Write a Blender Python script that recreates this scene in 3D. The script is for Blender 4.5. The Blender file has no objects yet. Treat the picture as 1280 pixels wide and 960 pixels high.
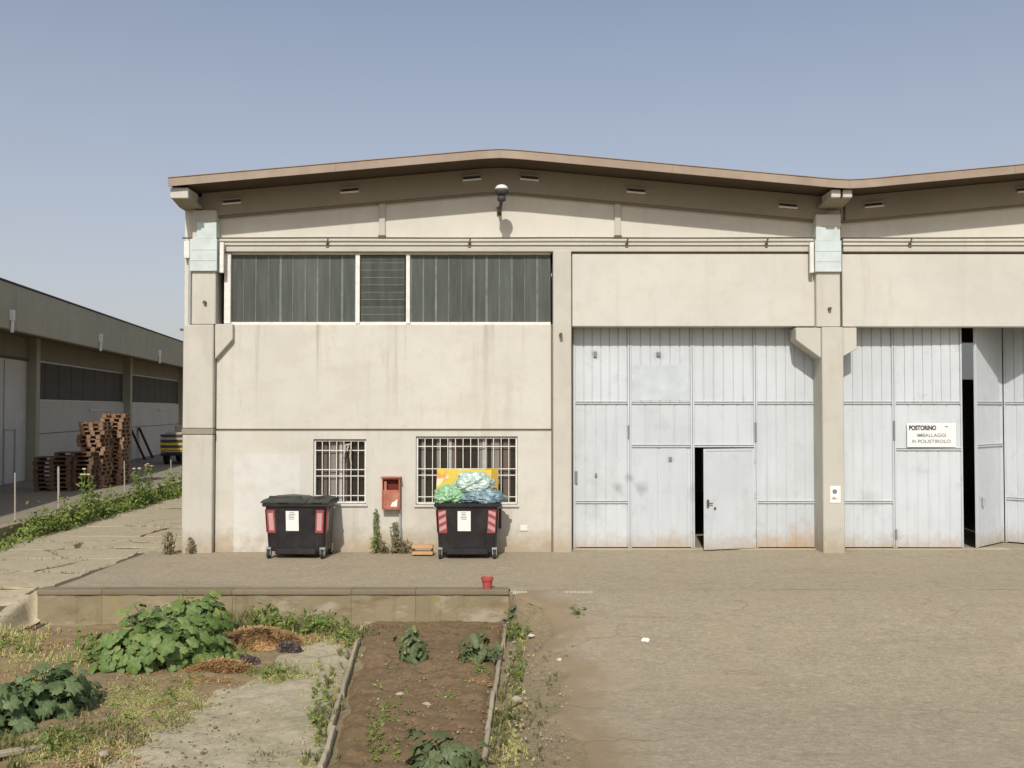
import bpy, bmesh, math, random
from mathutils import Vector, Matrix, noise as mnoise

scene = bpy.context.scene
R = math.radians
# ------------------------------------------------------------------ camera
F = 1240.0
PITCH = math.atan(32.0 / F)
CZ = 3.0
cam_d = bpy.data.cameras.new("camera")
cam_d.sensor_fit = 'HORIZONTAL'; cam_d.sensor_width = 36.0
cam_d.lens = F / 1280.0 * 36.0
cam_d.clip_start = 0.05; cam_d.clip_end = 3000
cam = bpy.data.objects.new("camera", cam_d)
scene.collection.objects.link(cam)
cam.location = (0, 0, CZ); cam.rotation_euler = (R(90) + PITCH, 0, 0)
scene.camera = cam
# ------------------------------------------------------------------ light
SUN_EL = R(41.0); SUN_AZ = R(7.0)          # sun behind the camera, a little to its left
world = bpy.data.worlds.new("World"); scene.world = world
world.use_nodes = True
wn = world.node_tree.nodes; wl = world.node_tree.links
wn.clear()
sky = wn.new("ShaderNodeTexSky"); sky.sky_type = 'NISHITA'
sky.sun_disc = False; sky.sun_elevation = SUN_EL; sky.sun_rotation = R(180) + SUN_AZ
sky.altitude = 0; sky.air_density = 1.0; sky.dust_density = 2.2; sky.ozone_density = 1.0
hz = wn.new("ShaderNodeMixRGB"); hz.inputs[2].default_value = (5.45, 5.2, 5.45, 1)
wtc = wn.new("ShaderNodeTexCoord"); wsp = wn.new("ShaderNodeSeparateXYZ"); wl.new(wtc.outputs['Generated'], wsp.inputs[0])
wmr = wn.new("ShaderNodeMapRange"); wl.new(wsp.outputs[2], wmr.inputs[0])      # the low air is hazier, all round the horizon
for i_, q_ in enumerate((0.0, 0.45, 0.68, 0.16)): wmr.inputs[i_+1].default_value = q_
wl.new(wmr.outputs[0], hz.inputs[0])
bg = wn.new("ShaderNodeBackground"); bg.inputs[1].default_value = 0.106
wo = wn.new("ShaderNodeOutputWorld")
wl.new(sky.outputs[0], hz.inputs[1]); wl.new(hz.outputs[0], bg.inputs[0]); wl.new(bg.outputs[0], wo.inputs[0])
sun_d = bpy.data.lights.new("sun", 'SUN'); sun_d.energy = 3.35; sun_d.angle = R(0.9)
sun_d.color = (1.0, 0.955, 0.885)
sun = bpy.data.objects.new("sun", sun_d); scene.collection.objects.link(sun)
sdir = Vector((math.sin(SUN_AZ) * math.cos(SUN_EL), math.cos(SUN_AZ) * math.cos(SUN_EL), -math.sin(SUN_EL)))
sun.rotation_euler = sdir.to_track_quat('-Z', 'Y').to_euler()
sun.location = (-5, -20, 30)
vs = scene.view_settings
vs.view_transform = 'Standard'; vs.look = 'None'; vs.exposure = 0.10; vs.gamma = 1.0
vs.use_curve_mapping = False

# ------------------------------------------------------------------ helpers
rnd = random.Random(7)
def ss(a, b, t):
    u = (t - a) / (b - a); u = max(0.0, min(1.0, u)); return u * u * (3 - 2 * u)
def pix(x, y, Y):
    """photo pixel -> point on the plane at depth Y"""
    u = (x - 640.0) / F; v = (480.0 - y) / F
    d = math.cos(PITCH) - v * math.sin(PITCH)
    return Vector((Y * u / d, Y, CZ + Y * (math.sin(PITCH) + v * math.cos(PITCH)) / d))
def PX(x, Y, y=520): return pix(x, y, Y).x
def PZ(y, Y): return pix(640, y, Y).z
def G(x, y, z=-0.5):
    """photo pixel -> point on level ground at height z"""
    u = (x - 640.0) / F; v = (480.0 - y) / F
    d = Vector((u, math.cos(PITCH) - v * math.sin(PITCH), math.sin(PITCH) + v * math.cos(PITCH)))
    t = (z - CZ) / d.z
    return Vector((d.x * t, d.y * t, z))
WALL_Y = 16.45
def h(X, Y):
    """height of the ground"""
    wL = ss(-7.88, -8.02, X); sl = -0.5 * max(0., min(1., (16.95 - Y) / 2.2))
    if Y >= WALL_Y + 0.1: return sl * wL
    wR = ss(-0.12, 0.03 + 1.05 * ss(16.2, 14.6, Y), X)
    s = -0.5 * ss(16.7, 11.5, Y)
    g = -0.5 + 0.03 * mnoise.noise(Vector((X * 1.3, Y * 1.3, 0)))
    return g * (1 - wR) * (1 - wL) + s * wR + sl * wL
def GH(x, y):
    z = -0.4
    for _ in range(8):
        p = G(x, y, z); z = h(p.x, p.y)
    return G(x, y, z)

WLOC = {}
COL = scene.collection
def wloc(o): return WLOC.get(o.name, Vector((0, 0, 0))) if o else Vector((0, 0, 0))
def empty(name, loc):
    o = bpy.data.objects.new(name, None); COL.objects.link(o)
    o.empty_display_size = 0.2; o.location = loc; WLOC[o.name] = Vector(loc); return o
def tag(o, label=None, cat=None, group=None, kind=None):
    if label: o['label'] = label
    if cat: o['category'] = cat
    if group: o['group'] = group
    if kind: o['kind'] = kind
    return o
def link(name, me, parent=None, loc=(0, 0, 0)):
    """loc is a world position (parents carry no rotation while building)"""
    o = bpy.data.objects.new(name, me); COL.objects.link(o)
    if parent: o.parent = parent
    o.location = Vector(loc) - wloc(parent)
    WLOC[o.name] = Vector(loc); return o

class MB:
    def __init__(s): s.v = []; s.f = []; s.sm = False
    def add(s, vs, fs):
        b = len(s.v); s.v += [tuple(p) for p in vs]; s.f += [tuple(i + b for i in f) for f in fs]; return s
    def box(s, x0, x1, y0, y1, z0, z1):
        if x0 > x1: x0, x1 = x1, x0
        if y0 > y1: y0, y1 = y1, y0
        if z0 > z1: z0, z1 = z1, z0
        return s.add([(x0,y0,z0),(x1,y0,z0),(x1,y1,z0),(x0,y1,z0),(x0,y0,z1),(x1,y0,z1),(x1,y1,z1),(x0,y1,z1)],
              [(0,3,2,1),(4,5,6,7),(0,1,5,4),(1,2,6,5),(2,3,7,6),(3,0,4,7)])
    def tbox(s, M, sx, sy, sz):
        c = [M @ Vector((a*sx/2, b*sy/2, d*sz/2)) for d in (-1,1) for a, b in ((-1,-1),(1,-1),(1,1),(-1,1))]
        return s.add(c, [(0,3,2,1),(4,5,6,7),(0,1,5,4),(1,2,6,5),(2,3,7,6),(3,0,4,7)])
    def prism(s, poly, axis, a, b):
        """poly: 2D points; axis 'y' -> (x,z) swept in y, 'x' -> (y,z), 'z' -> (x,y)"""
        n = len(poly)
        def P(p, t):
            return {'y': (p[0], t, p[1]), 'x': (t, p[0], p[1]), 'z': (p[0], p[1], t)}[axis]
        vs = [P(p, a) for p in poly] + [P(p, b) for p in poly]
        fs = [tuple(range(n)), tuple(range(2*n-1, n-1, -1))] + [(i, n+i, n+(i+1)%n, (i+1)%n) for i in range(n)]
        return s.add(vs, fs)
    def tube(s, p0, p1, r0, r1=None, n=8, cap=True):
        r1 = r0 if r1 is None else r1
        p0 = Vector(p0); p1 = Vector(p1); d = (p1-p0)
        if d.length < 1e-6: return s
        d.normalize(); a = d.orthogonal().normalized(); b = d.cross(a)
        vs = []
        for p, r in ((p0, r0), (p1, r1)):
            for i in range(n):
                t = 2*math.pi*i/n; vs.append(p + a*math.cos(t)*r + b*math.sin(t)*r)
        fs = [(i, (i+1)%n, n+(i+1)%n, n+i) for i in range(n)]
        if cap: fs += [tuple(range(n-1,-1,-1)), tuple(range(n, 2*n))]
        return s.add(vs, fs)
    def path(s, pts, r, n=6):
        for a, b in zip(pts[:-1], pts[1:]): s.tube(a, b, r, n=n)
        return s
    def lathe(s, prof, c=(0,0,0), n=20, axis='z'):
        vs = []; m = len(prof)
        for r, z in prof:
            for i in range(n):
                t = 2*math.pi*i/n
                if axis == 'z': vs.append((c[0]+r*math.cos(t), c[1]+r*math.sin(t), c[2]+z))
                else: vs.append((c[0]+z, c[1]+r*math.cos(t), c[2]+r*math.sin(t)))
        fs = []
        for j in range(m-1):
            for i in range(n):
                fs.append((j*n+i, j*n+(i+1)%n, (j+1)*n+(i+1)%n, (j+1)*n+i))
        fs += [tuple(range(n-1,-1,-1)), tuple(range((m-1)*n, m*n))]
        return s.add(vs, fs)
    def mesh(s, name, mat, bevel=0, smooth=False, seg=1):
        me = bpy.data.meshes.new(name); me.from_pydata(s.v, [], s.f)
        bm = bmesh.new(); bm.from_mesh(me)
        bmesh.ops.recalc_face_normals(bm, faces=bm.faces)
        if bevel:
            es = [e for e in bm.edges if len(e.link_faces) == 2 and e.calc_face_angle(0) > 0.3]
            bmesh.ops.bevel(bm, geom=es, offset=bevel, segments=seg, affect='EDGES', clamp_overlap=True)
        bm.to_mesh(me); bm.free()
        if smooth: me.polygons.foreach_set('use_smooth', [True]*len(me.polygons))
        if mat: me.materials.append(mat)
        me.update(); return me
    def build(s, name, mat, parent=None, bevel=0, smooth=False, seg=1, keep=False):
        if keep: c = wloc(parent)
        else:
            xs = [p[0] for p in s.v]; ys = [p[1] for p in s.v]; zs = [p[2] for p in s.v]
            c = Vector(((min(xs)+max(xs))/2, (min(ys)+max(ys))/2, min(zs)))
        s.v = [(p[0]-c.x, p[1]-c.y, p[2]-c.z) for p in s.v]
        return link(name, s.mesh(name, mat, bevel, smooth, seg), parent, c)
def raw(name, verts, faces, mat, parent=None, smooth=False):
    """big meshes: no bmesh pass"""
    me = bpy.data.meshes.new(name); me.from_pydata(verts, [], faces)
    if smooth: me.polygons.foreach_set('use_smooth', [True]*len(me.polygons))
    me.materials.append(mat); me.update()
    return link(name, me, parent, wloc(parent))

# ------------------------------------------------------------------ materials
class NT:
    def __init__(s, name):
        s.mt = bpy.data.materials.new(name); s.mt.use_nodes = True
        s.t = s.mt.node_tree; s.n = s.t.nodes; s.n.clear()
        s.out = s.n.new("ShaderNodeOutputMaterial"); s.p = s.n.new("ShaderNodeBsdfPrincipled")
        s.L(s.p.outputs[0], s.out.inputs[0])
        s.geo = s.n.new("ShaderNodeNewGeometry")
        s.sep = s.n.new("ShaderNodeSeparateXYZ"); s.L(s.geo.outputs['Position'], s.sep.inputs[0])
        s.oi = s.n.new("ShaderNodeObjectInfo")
    def L(s, a, b): s.t.links.new(a, b)
    def put(s, sock, v):
        if hasattr(v, 'links') or isinstance(v, bpy.types.NodeSocket): s.L(v, sock)
        else: sock.default_value = v
    def vec(s, sc):
        n = s.n.new("ShaderNodeVectorMath"); n.operation = 'MULTIPLY'
        s.L(s.geo.outputs['Position'], n.inputs[0]); n.inputs[1].default_value = sc; return n.outputs[0]
    def noise(s, scale=1, detail=4, rough=.55, sc=(1,1,1), dist=0):
        n = s.n.new("ShaderNodeTexNoise"); s.L(s.vec(sc), n.inputs['Vector'])
        n.inputs['Scale'].default_value = scale; n.inputs['Detail'].default_value = detail
        n.inputs['Roughness'].default_value = rough; n.inputs['Distortion'].default_value = dist
        return n.outputs['Fac']
    def voro(s, scale, sc=(1,1,1), feature='F1', out='Distance'):
        n = s.n.new("ShaderNodeTexVoronoi"); s.L(s.vec(sc), n.inputs['Vector'])
        n.feature = feature; n.inputs['Scale'].default_value = scale; return n.outputs[out]
    def mr(s, v, a, b, c=0., d=1.):
        n = s.n.new("ShaderNodeMapRange"); n.clamp = True
        s.put(n.inputs[0], v)
        for i, q in enumerate((a, b, c, d)): n.inputs[i+1].default_value = q
        return n.outputs[0]
    def m(s, op, a, b=0.):
        n = s.n.new("ShaderNodeMath"); n.operation = op; s.put(n.inputs[0], a); s.put(n.inputs[1], b); return n.outputs[0]
    def mix(s, f, a, b, mode='MIX'):
        n = s.n.new("ShaderNodeMixRGB"); n.blend_type = mode
        s.put(n.inputs[0], f)
        for i, q in ((1, a), (2, b)):
            if isinstance(q, tuple): n.inputs[i].default_value = (*q[:3], 1)
            else: s.L(q, n.inputs[i])
        return n.outputs[0]
    def bump(s, hgt, strength=.3, dist=.01):
        n = s.n.new("ShaderNodeBump"); n.inputs['Strength'].default_value = strength
        n.inputs['Distance'].default_value = dist; s.L(hgt, n.inputs['Height']); s.L(n.outputs[0], s.p.inputs['Normal'])
    def done(s, col, rough=.8, metal=0., spec=.5):
        if isinstance(col, tuple): s.p.inputs['Base Color'].default_value = (*col[:3], 1)
        else: s.L(col, s.p.inputs['Base Color'])
        s.put(s.p.inputs['Roughness'], rough); s.p.inputs['Metallic'].default_value = metal
        s.p.inputs['Specular IOR Level'].default_value = spec
        return s.mt
def mul(c, k): return tuple(min(1, q*k) for q in c)

def concrete(name, base, stain=(.30,.26,.19), streak=.5, foot=0., sill=None, bumps=.25, spread=.12):
    t = NT(name)
    big = t.noise(.55, 4, .6); mid = t.noise(3.2, 6, .65); fine = t.noise(55, 3, .7)
    col = t.mix(t.mr(big, .3, .7), mul(base, .91), mul(base, 1.05))
    col = t.mix(t.mr(mid, .50, .78, 0, .45), col, mul(base, .80))
    col = t.mix(t.mr(fine, .35, .75, 0, .25), col, mul(base, .72))
    st = t.noise(1, 5, .6, sc=(3.6, 3.6, .28))
    f = t.m('MULTIPLY', t.mr(st, .55, .78), t.mr(big, .38, .62, .25, 1))
    col = t.mix(t.m('MULTIPLY', f, streak), col, stain)
    if sill:
        z0, z1, x0, x1 = sill
        s2 = t.noise(1, 4, .55, sc=(4.6, 4.6, .12))
        fall = t.mr(t.sep.outputs[2], z0, z1, 0, 1)
        inx = t.m('MULTIPLY', t.mr(t.sep.outputs[0], x0, x0+.3), t.mr(t.sep.outputs[0], x1, x1-.3))
        m2 = t.m('MULTIPLY', t.m('MULTIPLY', t.mr(s2, .57, .72), fall), inx)
        col = t.mix(t.m('MULTIPLY', m2, .75), col, mul(stain, .85))
    if foot:
        nz = t.noise(4.5, 6, .7)
        zz = t.m('SUBTRACT', t.sep.outputs[2], t.m('MULTIPLY', nz, .9))
        mf = t.mr(zz, .12, -.38, 0, 1)
        col = t.mix(t.m('MULTIPLY', mf, foot), col, (.34, .25, .15))
    sp = t.mr(t.oi.outputs['Random'], 0, 1, 1-spread, 1+spread*.4)
    cc = t.n.new("ShaderNodeVectorMath"); cc.operation = 'SCALE'
    t.L(col, cc.inputs[0]); t.L(sp, cc.inputs['Scale'])
    t.bump(t.m('ADD', t.m('MULTIPLY', fine, .5), mid), bumps, .006)
    return t.done(cc.outputs[0], t.mr(mid, .3, .7, .78, .95), 0, .25)

def simple(name, col, rough=.6, metal=0., var=.12, scale=8, dirt=None, dirtamt=.4, bump=.1, spec=.4):
    t = NT(name)
    a = t.noise(scale, 5, .65); b = t.noise(scale*6, 3, .6)
    c = t.mix(t.mr(a, .3, .7), mul(col, 1-var), mul(col, 1+var*.6))
    if dirt: c = t.mix(t.m('MULTIPLY', t.mr(t.noise(scale*.45, 6, .7), .48, .72), dirtamt), c, dirt)
    t.bump(b, bump, .004)
    return t.done(c, t.mr(a, .3, .7, max(.03, rough-.1), min(1, rough+.1)), metal, spec)

M = {}
ZS = PZ(405, 20.9)
M['wall'] = concrete('cream_concrete', (.58,.56,.49), foot=.75, sill=(ZS-2.1, ZS-.05, -6.1, .7), streak=.42, spread=.05)
M['wall2'] = concrete('pale_cream_concrete', (.585,.565,.505), streak=.32, spread=.05)
M['pillar'] = concrete('pillar_concrete', (.545,.525,.455), foot=.6, streak=.35, spread=.05)
M['gable'] = concrete('gable_concrete', (.64,.615,.53), streak=.3, spread=.05)
M['beam'] = concrete('beam_concrete', (.33,.29,.22), streak=.3)
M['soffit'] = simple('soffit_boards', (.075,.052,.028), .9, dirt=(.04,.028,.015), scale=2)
M['fascia'] = simple('brown_flashing', (.31,.235,.175), .6, dirt=(.39,.33,.25), dirtamt=.7, scale=1.6, var=.15)
M['roof'] = simple('roof_sheet', (.30,.24,.2), .8, dirt=(.2,.18,.15))
M['blue'] = simple('pale_blue_sheet_metal', (.56,.63,.62), .5, dirt=(.44,.47,.44), scale=5)
M['joint_or_shade_line'] = simple('sealant_or_shade_line', (.21,.175,.13), .9)  # panel joints, and the painted shadow line under the edge beam
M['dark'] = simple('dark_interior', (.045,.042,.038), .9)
M['rusty'] = simple('rusty_pipe', (.12,.085,.06), .8)
M['white'] = simple('white_paint', (.74,.72,.66), .5, dirt=(.45,.38,.28), dirtamt=.35, scale=9)
M['grille'] = simple('white_grille_paint', (.72,.70,.64), .5, dirt=(.42,.33,.22), dirtamt=.3, scale=14)
M['greymetal'] = simple('grey_metal', (.42,.43,.42), .5, .2, dirt=(.3,.28,.24))
M['rail'] = simple('rail_grey', (.50,.52,.51), .5, dirt=(.3,.29,.27), scale=14)

def mk_gate():
    t = NT('white_gate_paint')
    base = (.535,.57,.59)
    a = t.noise(1.1, 4, .6); b = t.noise(1, 4, .6, sc=(9, 9, .7)); fine = t.noise(40, 3, .6)
    col = t.mix(t.mr(a, .3, .7), mul(base, .94), mul(base, 1.05))
    col = t.mix(t.mr(b, .5, .72, 0, .5), col, (.45,.48,.49))
    col = t.mix(t.mr(t.noise(2.6, 6, .7), .57, .72, 0, .55), col, (.42,.44,.45))
    nz = t.noise(7, 5, .7)
    zz = t.m('SUBTRACT', t.sep.outputs[2], t.m('MULTIPLY', nz, .55))
    col = t.mix(t.mr(zz, .1, -.28, 0, .75), col, (.38,.29,.19))
    t.bump(fine, .08, .003)
    sp = t.mr(t.oi.outputs['Random'], 0, 1, .93, 1.02)
    cc = t.n.new("ShaderNodeVectorMath"); cc.operation = 'SCALE'
    t.L(col, cc.inputs[0]); t.L(sp, cc.inputs['Scale'])
    return t.done(cc.outputs[0], .5, 0, .35)
M['gate'] = mk_gate()
M['latchgrey'] = simple('dark_grey_latch', (.20,.205,.205), .6)
M['gatepatch'] = simple('grey_blue_patch', (.50,.545,.57), .5, scale=3)

def mk_ug():
    t = NT('channel_glass')
    a = t.noise(1, 4, .6, sc=(7, 7, .8)); b = t.noise(2, 4, .6)
    col = t.mix(t.mr(a, .35, .65), (.055,.067,.057), (.092,.104,.09))
    col = t.mix(t.mr(b, .4, .7, 0, .5), col, (.085,.09,.075))
    sp = t.mr(t.oi.outputs['Random'], 0, 1, .82, 1.15)
    cc = t.n.new("ShaderNodeVectorMath"); cc.operation = 'SCALE'
    t.L(col, cc.inputs[0]); t.L(sp, cc.inputs['Scale'])
    return t.done(cc.outputs[0], .36, 0, .3)
M['uglass'] = mk_ug()
M['seal'] = simple('glass_seal', (.16,.175,.155), .6, scale=3, var=.4)
t = NT('dark_window_glass'); M['glass'] = t.done(t.mix(t.noise(2), (.018,.016,.013), (.04,.035,.028)), .12, 0, .5)
t = NT('far_window_glass'); M['farglass'] = t.done(t.mix(t.noise(1), (.055,.046,.033), (.085,.072,.052)), .7, 0, .2)
t = NT('skylight_pane'); M['pane'] = t.done((.7,.72,.7), .4); t.p.inputs['Transmission Weight'].default_value = .8

def mk_ground(name, c0, c1, c2, speck=.35, crack=0., green=None, gamt=.5, bs=.5, fine=38, spk=(.55, .49, .38), patch=.55):
    t = NT(name)
    big = t.noise(.28, 5, .62); mid = t.noise(2.0, 6, .65); f1 = t.noise(fine, 4, .75); f2 = t.voro(fine*1.1)
    col = t.mix(t.mr(big, .35, .65), c0, c1)
    col = t.mix(t.mr(mid, .50, .72, 0, patch), col, c2)
    col = t.mix(t.mr(t.noise(.9, 6, .7, sc=(.45, 1.6, 1)), .52, .70, 0, patch*.8), col, mul(c0, .76))
    col = t.mix(t.mr(f1, .42, .72, 0, speck), col, mul(c0, .5))
    col = t.mix(t.m('MULTIPLY', t.mr(f2, .26, .06), t.mr(mid, .35, .65, .15, 1.)), col, t.mix(t.mr(f1, .3, .7), c0, spk))
    m3 = t.noise(5.5, 5, .7, sc=(.55, 1.25, 1)); m4 = t.noise(15, 3, .6, sc=(.7, 1.1, 1))
    col = t.mix(t.mr(m3, .50, .70, 0, .42), col, mul(c2, .80))
    col = t.mix(t.mr(m3, .44, .28, 0, .40), col, mul(c1, 1.16))
    col = t.mix(t.mr(m4, .54, .68, 0, .5), col, mul(c2, .66))
    col = t.mix(t.mr(m4, .44, .30, 0, .45), col, mul(c1, 1.28))
    m5 = t.noise(2.2, 4, .6, sc=(.35, 1.9, 1)); col = t.mix(t.mr(m5, .62, .70, 0, .45), col, mul(c2, .70))
    hgt = t.m('ADD', t.m('MULTIPLY', f1, .7), t.m('MULTIPLY', mid, 1.2))
    if crack:
        w = t.n.new("ShaderNodeTexNoise"); w.inputs['Scale'].default_value = 1.7; w.inputs['Detail'].default_value = 5
        t.L(t.geo.outputs['Position'], w.inputs['Vector'])
        ad = t.n.new("ShaderNodeVectorMath"); ad.operation = 'ADD'
        sc = t.n.new("ShaderNodeVectorMath"); sc.operation = 'SCALE'; sc.inputs['Scale'].default_value = .9
        t.L(w.outputs['Color'], sc.inputs[0]); t.L(sc.outputs[0], ad.inputs[0]); t.L(t.vec((.55,.9,0.)), ad.inputs[1])
        v = t.n.new("ShaderNodeTexVoronoi"); v.feature = 'DISTANCE_TO_EDGE'; v.inputs['Scale'].default_value = .62
        t.L(ad.outputs[0], v.inputs['Vector'])
        ck = t.m('MULTIPLY', t.mr(v.outputs['Distance'], .022, .002), t.mr(t.noise(.8, 3), .5, .62))
        col = t.mix(t.m('MULTIPLY', ck, crack), col, mul(c0, .42))
        hgt = t.m('SUBTRACT', hgt, t.m('MULTIPLY', ck, 1.5))
    if green:
        col = t.mix(t.m('MULTIPLY', t.mr(t.noise(.8, 6, .7), .48, .66), gamt), col, green)
    t.bump(hgt, bs, .015)
    return t.done(col, .93, 0, .2)
M['asphalt'] = mk_ground('worn_asphalt', (.365,.308,.215), (.39,.332,.232), (.31,.265,.19), speck=.9, crack=.35, green=(.345,.275,.19), gamt=.5, patch=.7)
M['slab'] = mk_ground('old_concrete_slab', (.41,.355,.24), (.45,.39,.27), (.34,.29,.19), speck=.3)
M['yard2'] = mk_ground('neighbour_concrete', (.27,.235,.175), (.30,.26,.19), (.22,.19,.145), speck=.2)
M['dirt'] = mk_ground('dry_dirt', (.265,.205,.125), (.30,.24,.15), (.225,.18,.10), speck=.6, green=(.17,.165,.06), gamt=.5, bs=.8, fine=24)
M['soil'] = mk_ground('brown_soil', (.19,.125,.068), (.225,.155,.085), (.15,.098,.053), speck=.6, green=(.14,.13,.05), gamt=.3, bs=1., fine=22, spk=(.30,.22,.14))
M['soil2'] = mk_ground('dry_plot_soil', (.25,.18,.105), (.29,.215,.125), (.21,.15,.085), speck=.6, green=(.27,.235,.09), gamt=.6, bs=1., fine=22, spk=(.36,.28,.17))
M['gravel'] = mk_ground('gravelly_path', (.42,.365,.255), (.45,.395,.28), (.32,.28,.18), speck=.5, green=(.2,.19,.08), gamt=.4, bs=.6, fine=30)
M['retwall'] = concrete('mossy_concrete', (.285,.235,.145), stain=(.12,.085,.045), streak=.85, bumps=.6, spread=.2)
_rt = M['retwall'].node_tree
def _blotch(mat, cols):
    nt = mat.node_tree; b = [n for n in nt.nodes if n.type == 'BSDF_PRINCIPLED'][0]
    src = b.inputs['Base Color'].links[0].from_socket; geo = [n for n in nt.nodes if n.type == 'NEW_GEOMETRY'][0]
    for (scv, lo, hi, amt, c) in cols:
        vm_ = nt.nodes.new('ShaderNodeVectorMath'); vm_.operation = 'MULTIPLY'; vm_.inputs[1].default_value = scv; nt.links.new(geo.outputs['Position'], vm_.inputs[0])
        nz = nt.nodes.new('ShaderNodeTexNoise'); nz.inputs['Scale'].default_value = 1; nz.inputs['Detail'].default_value = 6; nz.inputs['Roughness'].default_value = .65; nt.links.new(vm_.outputs[0], nz.inputs['Vector'])
        mr = nt.nodes.new('ShaderNodeMapRange'); nt.links.new(nz.outputs['Fac'], mr.inputs[0])
        for i, q in enumerate((lo, hi, 0, amt)): mr.inputs[i+1].default_value = q
        mx = nt.nodes.new('ShaderNodeMixRGB'); nt.links.new(mr.outputs[0], mx.inputs[0]); nt.links.new(src, mx.inputs[1]); mx.inputs[2].default_value = (*c, 1); src = mx.outputs[0]
    nt.links.new(src, b.inputs['Base Color'])
_blotch(M['retwall'], (((1.1,1.1,2.2),.54,.64,.6,(.42,.37,.28)),((.9,2,3.1),.54,.64,.7,(.17,.12,.07)),((2.7,2,1.3),.58,.66,.6,(.30,.27,.09))))
_blotch(M['wall'], (((.8,1,1.5),.50,.66,.34,(.47,.42,.33)),((2.6,1,.55),.60,.70,.34,(.38,.33,.24)),((5,5,5),.60,.70,.25,(.44,.40,.32))))
_blotch(M['wall2'], (((.7,1,1.9),.52,.68,.30,(.50,.46,.39)),((3.1,1,.6),.61,.71,.25,(.42,.37,.29))))
_blotch(M['pillar'], (((2.2,2,1.0),.52,.68,.35,(.42,.38,.30)),))
_blotch(M['gate'], (((2.3,2,2.0),.60,.68,.45,(.40,.42,.43)),))
def _smudge(mat, spots):
    nt = mat.node_tree; b = [n for n in nt.nodes if n.type == 'BSDF_PRINCIPLED'][0]; geo = [n for n in nt.nodes if n.type == 'NEW_GEOMETRY'][0]
    nz = nt.nodes.new('ShaderNodeTexNoise'); nz.inputs['Scale'].default_value = 6; nz.inputs['Detail'].default_value = 5; nt.links.new(geo.outputs['Position'], nz.inputs['Vector'])
    for (p, r, amt, c) in spots:
        src = b.inputs['Base Color'].links[0].from_socket
        d = nt.nodes.new('ShaderNodeVectorMath'); d.operation = 'DISTANCE'; nt.links.new(geo.outputs['Position'], d.inputs[0]); d.inputs[1].default_value = p
        a = nt.nodes.new('ShaderNodeMath'); a.operation = 'MULTIPLY_ADD'; nt.links.new(nz.outputs['Fac'], a.inputs[0]); a.inputs[1].default_value = -r*1.6; nt.links.new(d.outputs['Value'], a.inputs[2])
        mr = nt.nodes.new('ShaderNodeMapRange'); nt.links.new(a.outputs[0], mr.inputs[0])
        for i, q in enumerate((r*.25, -r*.65, 0, amt)): mr.inputs[i+1].default_value = q
        mx = nt.nodes.new('ShaderNodeMixRGB'); nt.links.new(mr.outputs[0], mx.inputs[0]); nt.links.new(src, mx.inputs[1]); mx.inputs[2].default_value = (*c, 1)
        nt.links.new(mx.outputs[0], b.inputs['Base Color'])
_g = (.27,.28,.285)
_smudge(M['gate'], [(tuple(pix(x, y, 21.35)), r, a, c) for x, y, r, a, c in ((773,610,.16,.75,_g),(802,610,.18,.65,_g),(786,597,.12,.6,_g),(745,640,.3,.3,_g),(838,575,.1,.5,_g),(868,615,.22,.4,_g),
    (905,682,.14,.6,_g),(925,684,.12,.6,_g),(885,630,.12,.4,_g),(1000,680,.5,.6,(.42,.26,.13)),(960,684,.4,.5,(.42,.28,.15)),(1120,668,.14,.5,_g),(1085,626,.3,.35,_g),(840,684,.4,.45,(.42,.30,.18)),(744,443,.12,.5,_g),(824,443,.13,.5,_g))])
def _boxpaint(mat, x0, x1, z1, c, amt):
    nt = mat.node_tree; b = [n for n in nt.nodes if n.type == 'BSDF_PRINCIPLED'][0]
    src = b.inputs['Base Color'].links[0].from_socket; sep = [n for n in nt.nodes if n.type == 'SEPXYZ'][0]
    geo = [n for n in nt.nodes if n.type == 'NEW_GEOMETRY'][0]
    nz = nt.nodes.new('ShaderNodeTexNoise'); nz.inputs['Scale'].default_value = 5; nz.inputs['Detail'].default_value = 5; nt.links.new(geo.outputs['Position'], nz.inputs['Vector'])
    def mrng(s_, a_, b_, c_=0., d_=1.):
        n = nt.nodes.new('ShaderNodeMapRange'); nt.links.new(s_, n.inputs[0])
        for i, q in enumerate((a_, b_, c_, d_)): n.inputs[i+1].default_value = q
        return n.outputs[0]
    def mult(p, q):
        n = nt.nodes.new('ShaderNodeMath'); n.operation = 'MULTIPLY'; nt.links.new(p, n.inputs[0]); nt.links.new(q, n.inputs[1]); return n.outputs[0]
    f = mult(mult(mrng(sep.outputs[0], x0, x0+.03), mrng(sep.outputs[0], x1, x1-.03)), mult(mrng(sep.outputs[2], z1, z1-.03), mrng(nz.outputs['Fac'], .3, .62, .25*amt, amt)))
    mx = nt.nodes.new('ShaderNodeMixRGB'); nt.links.new(f, mx.inputs[0]); nt.links.new(src, mx.inputs[1]); mx.inputs[2].default_value = (*c, 1)
    nt.links.new(mx.outputs[0], b.inputs['Base Color'])
_boxpaint(M['wall'], PX(292,20.92), PX(376,20.92), PZ(566,20.92), (.63,.63,.60), .7)
M['coping'] = concrete('stained_coping', (.22,.18,.12), stain=(.10,.08,.05), streak=.5, bumps=.5)
M['kerbpale'] = concrete('pale_edging', (.50,.46,.37), streak=.2)
M['kerb'] = concrete('weathered_kerb', (.40,.345,.24), stain=(.22,.17,.1), streak=.5, bumps=.5, spread=.2)

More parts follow.
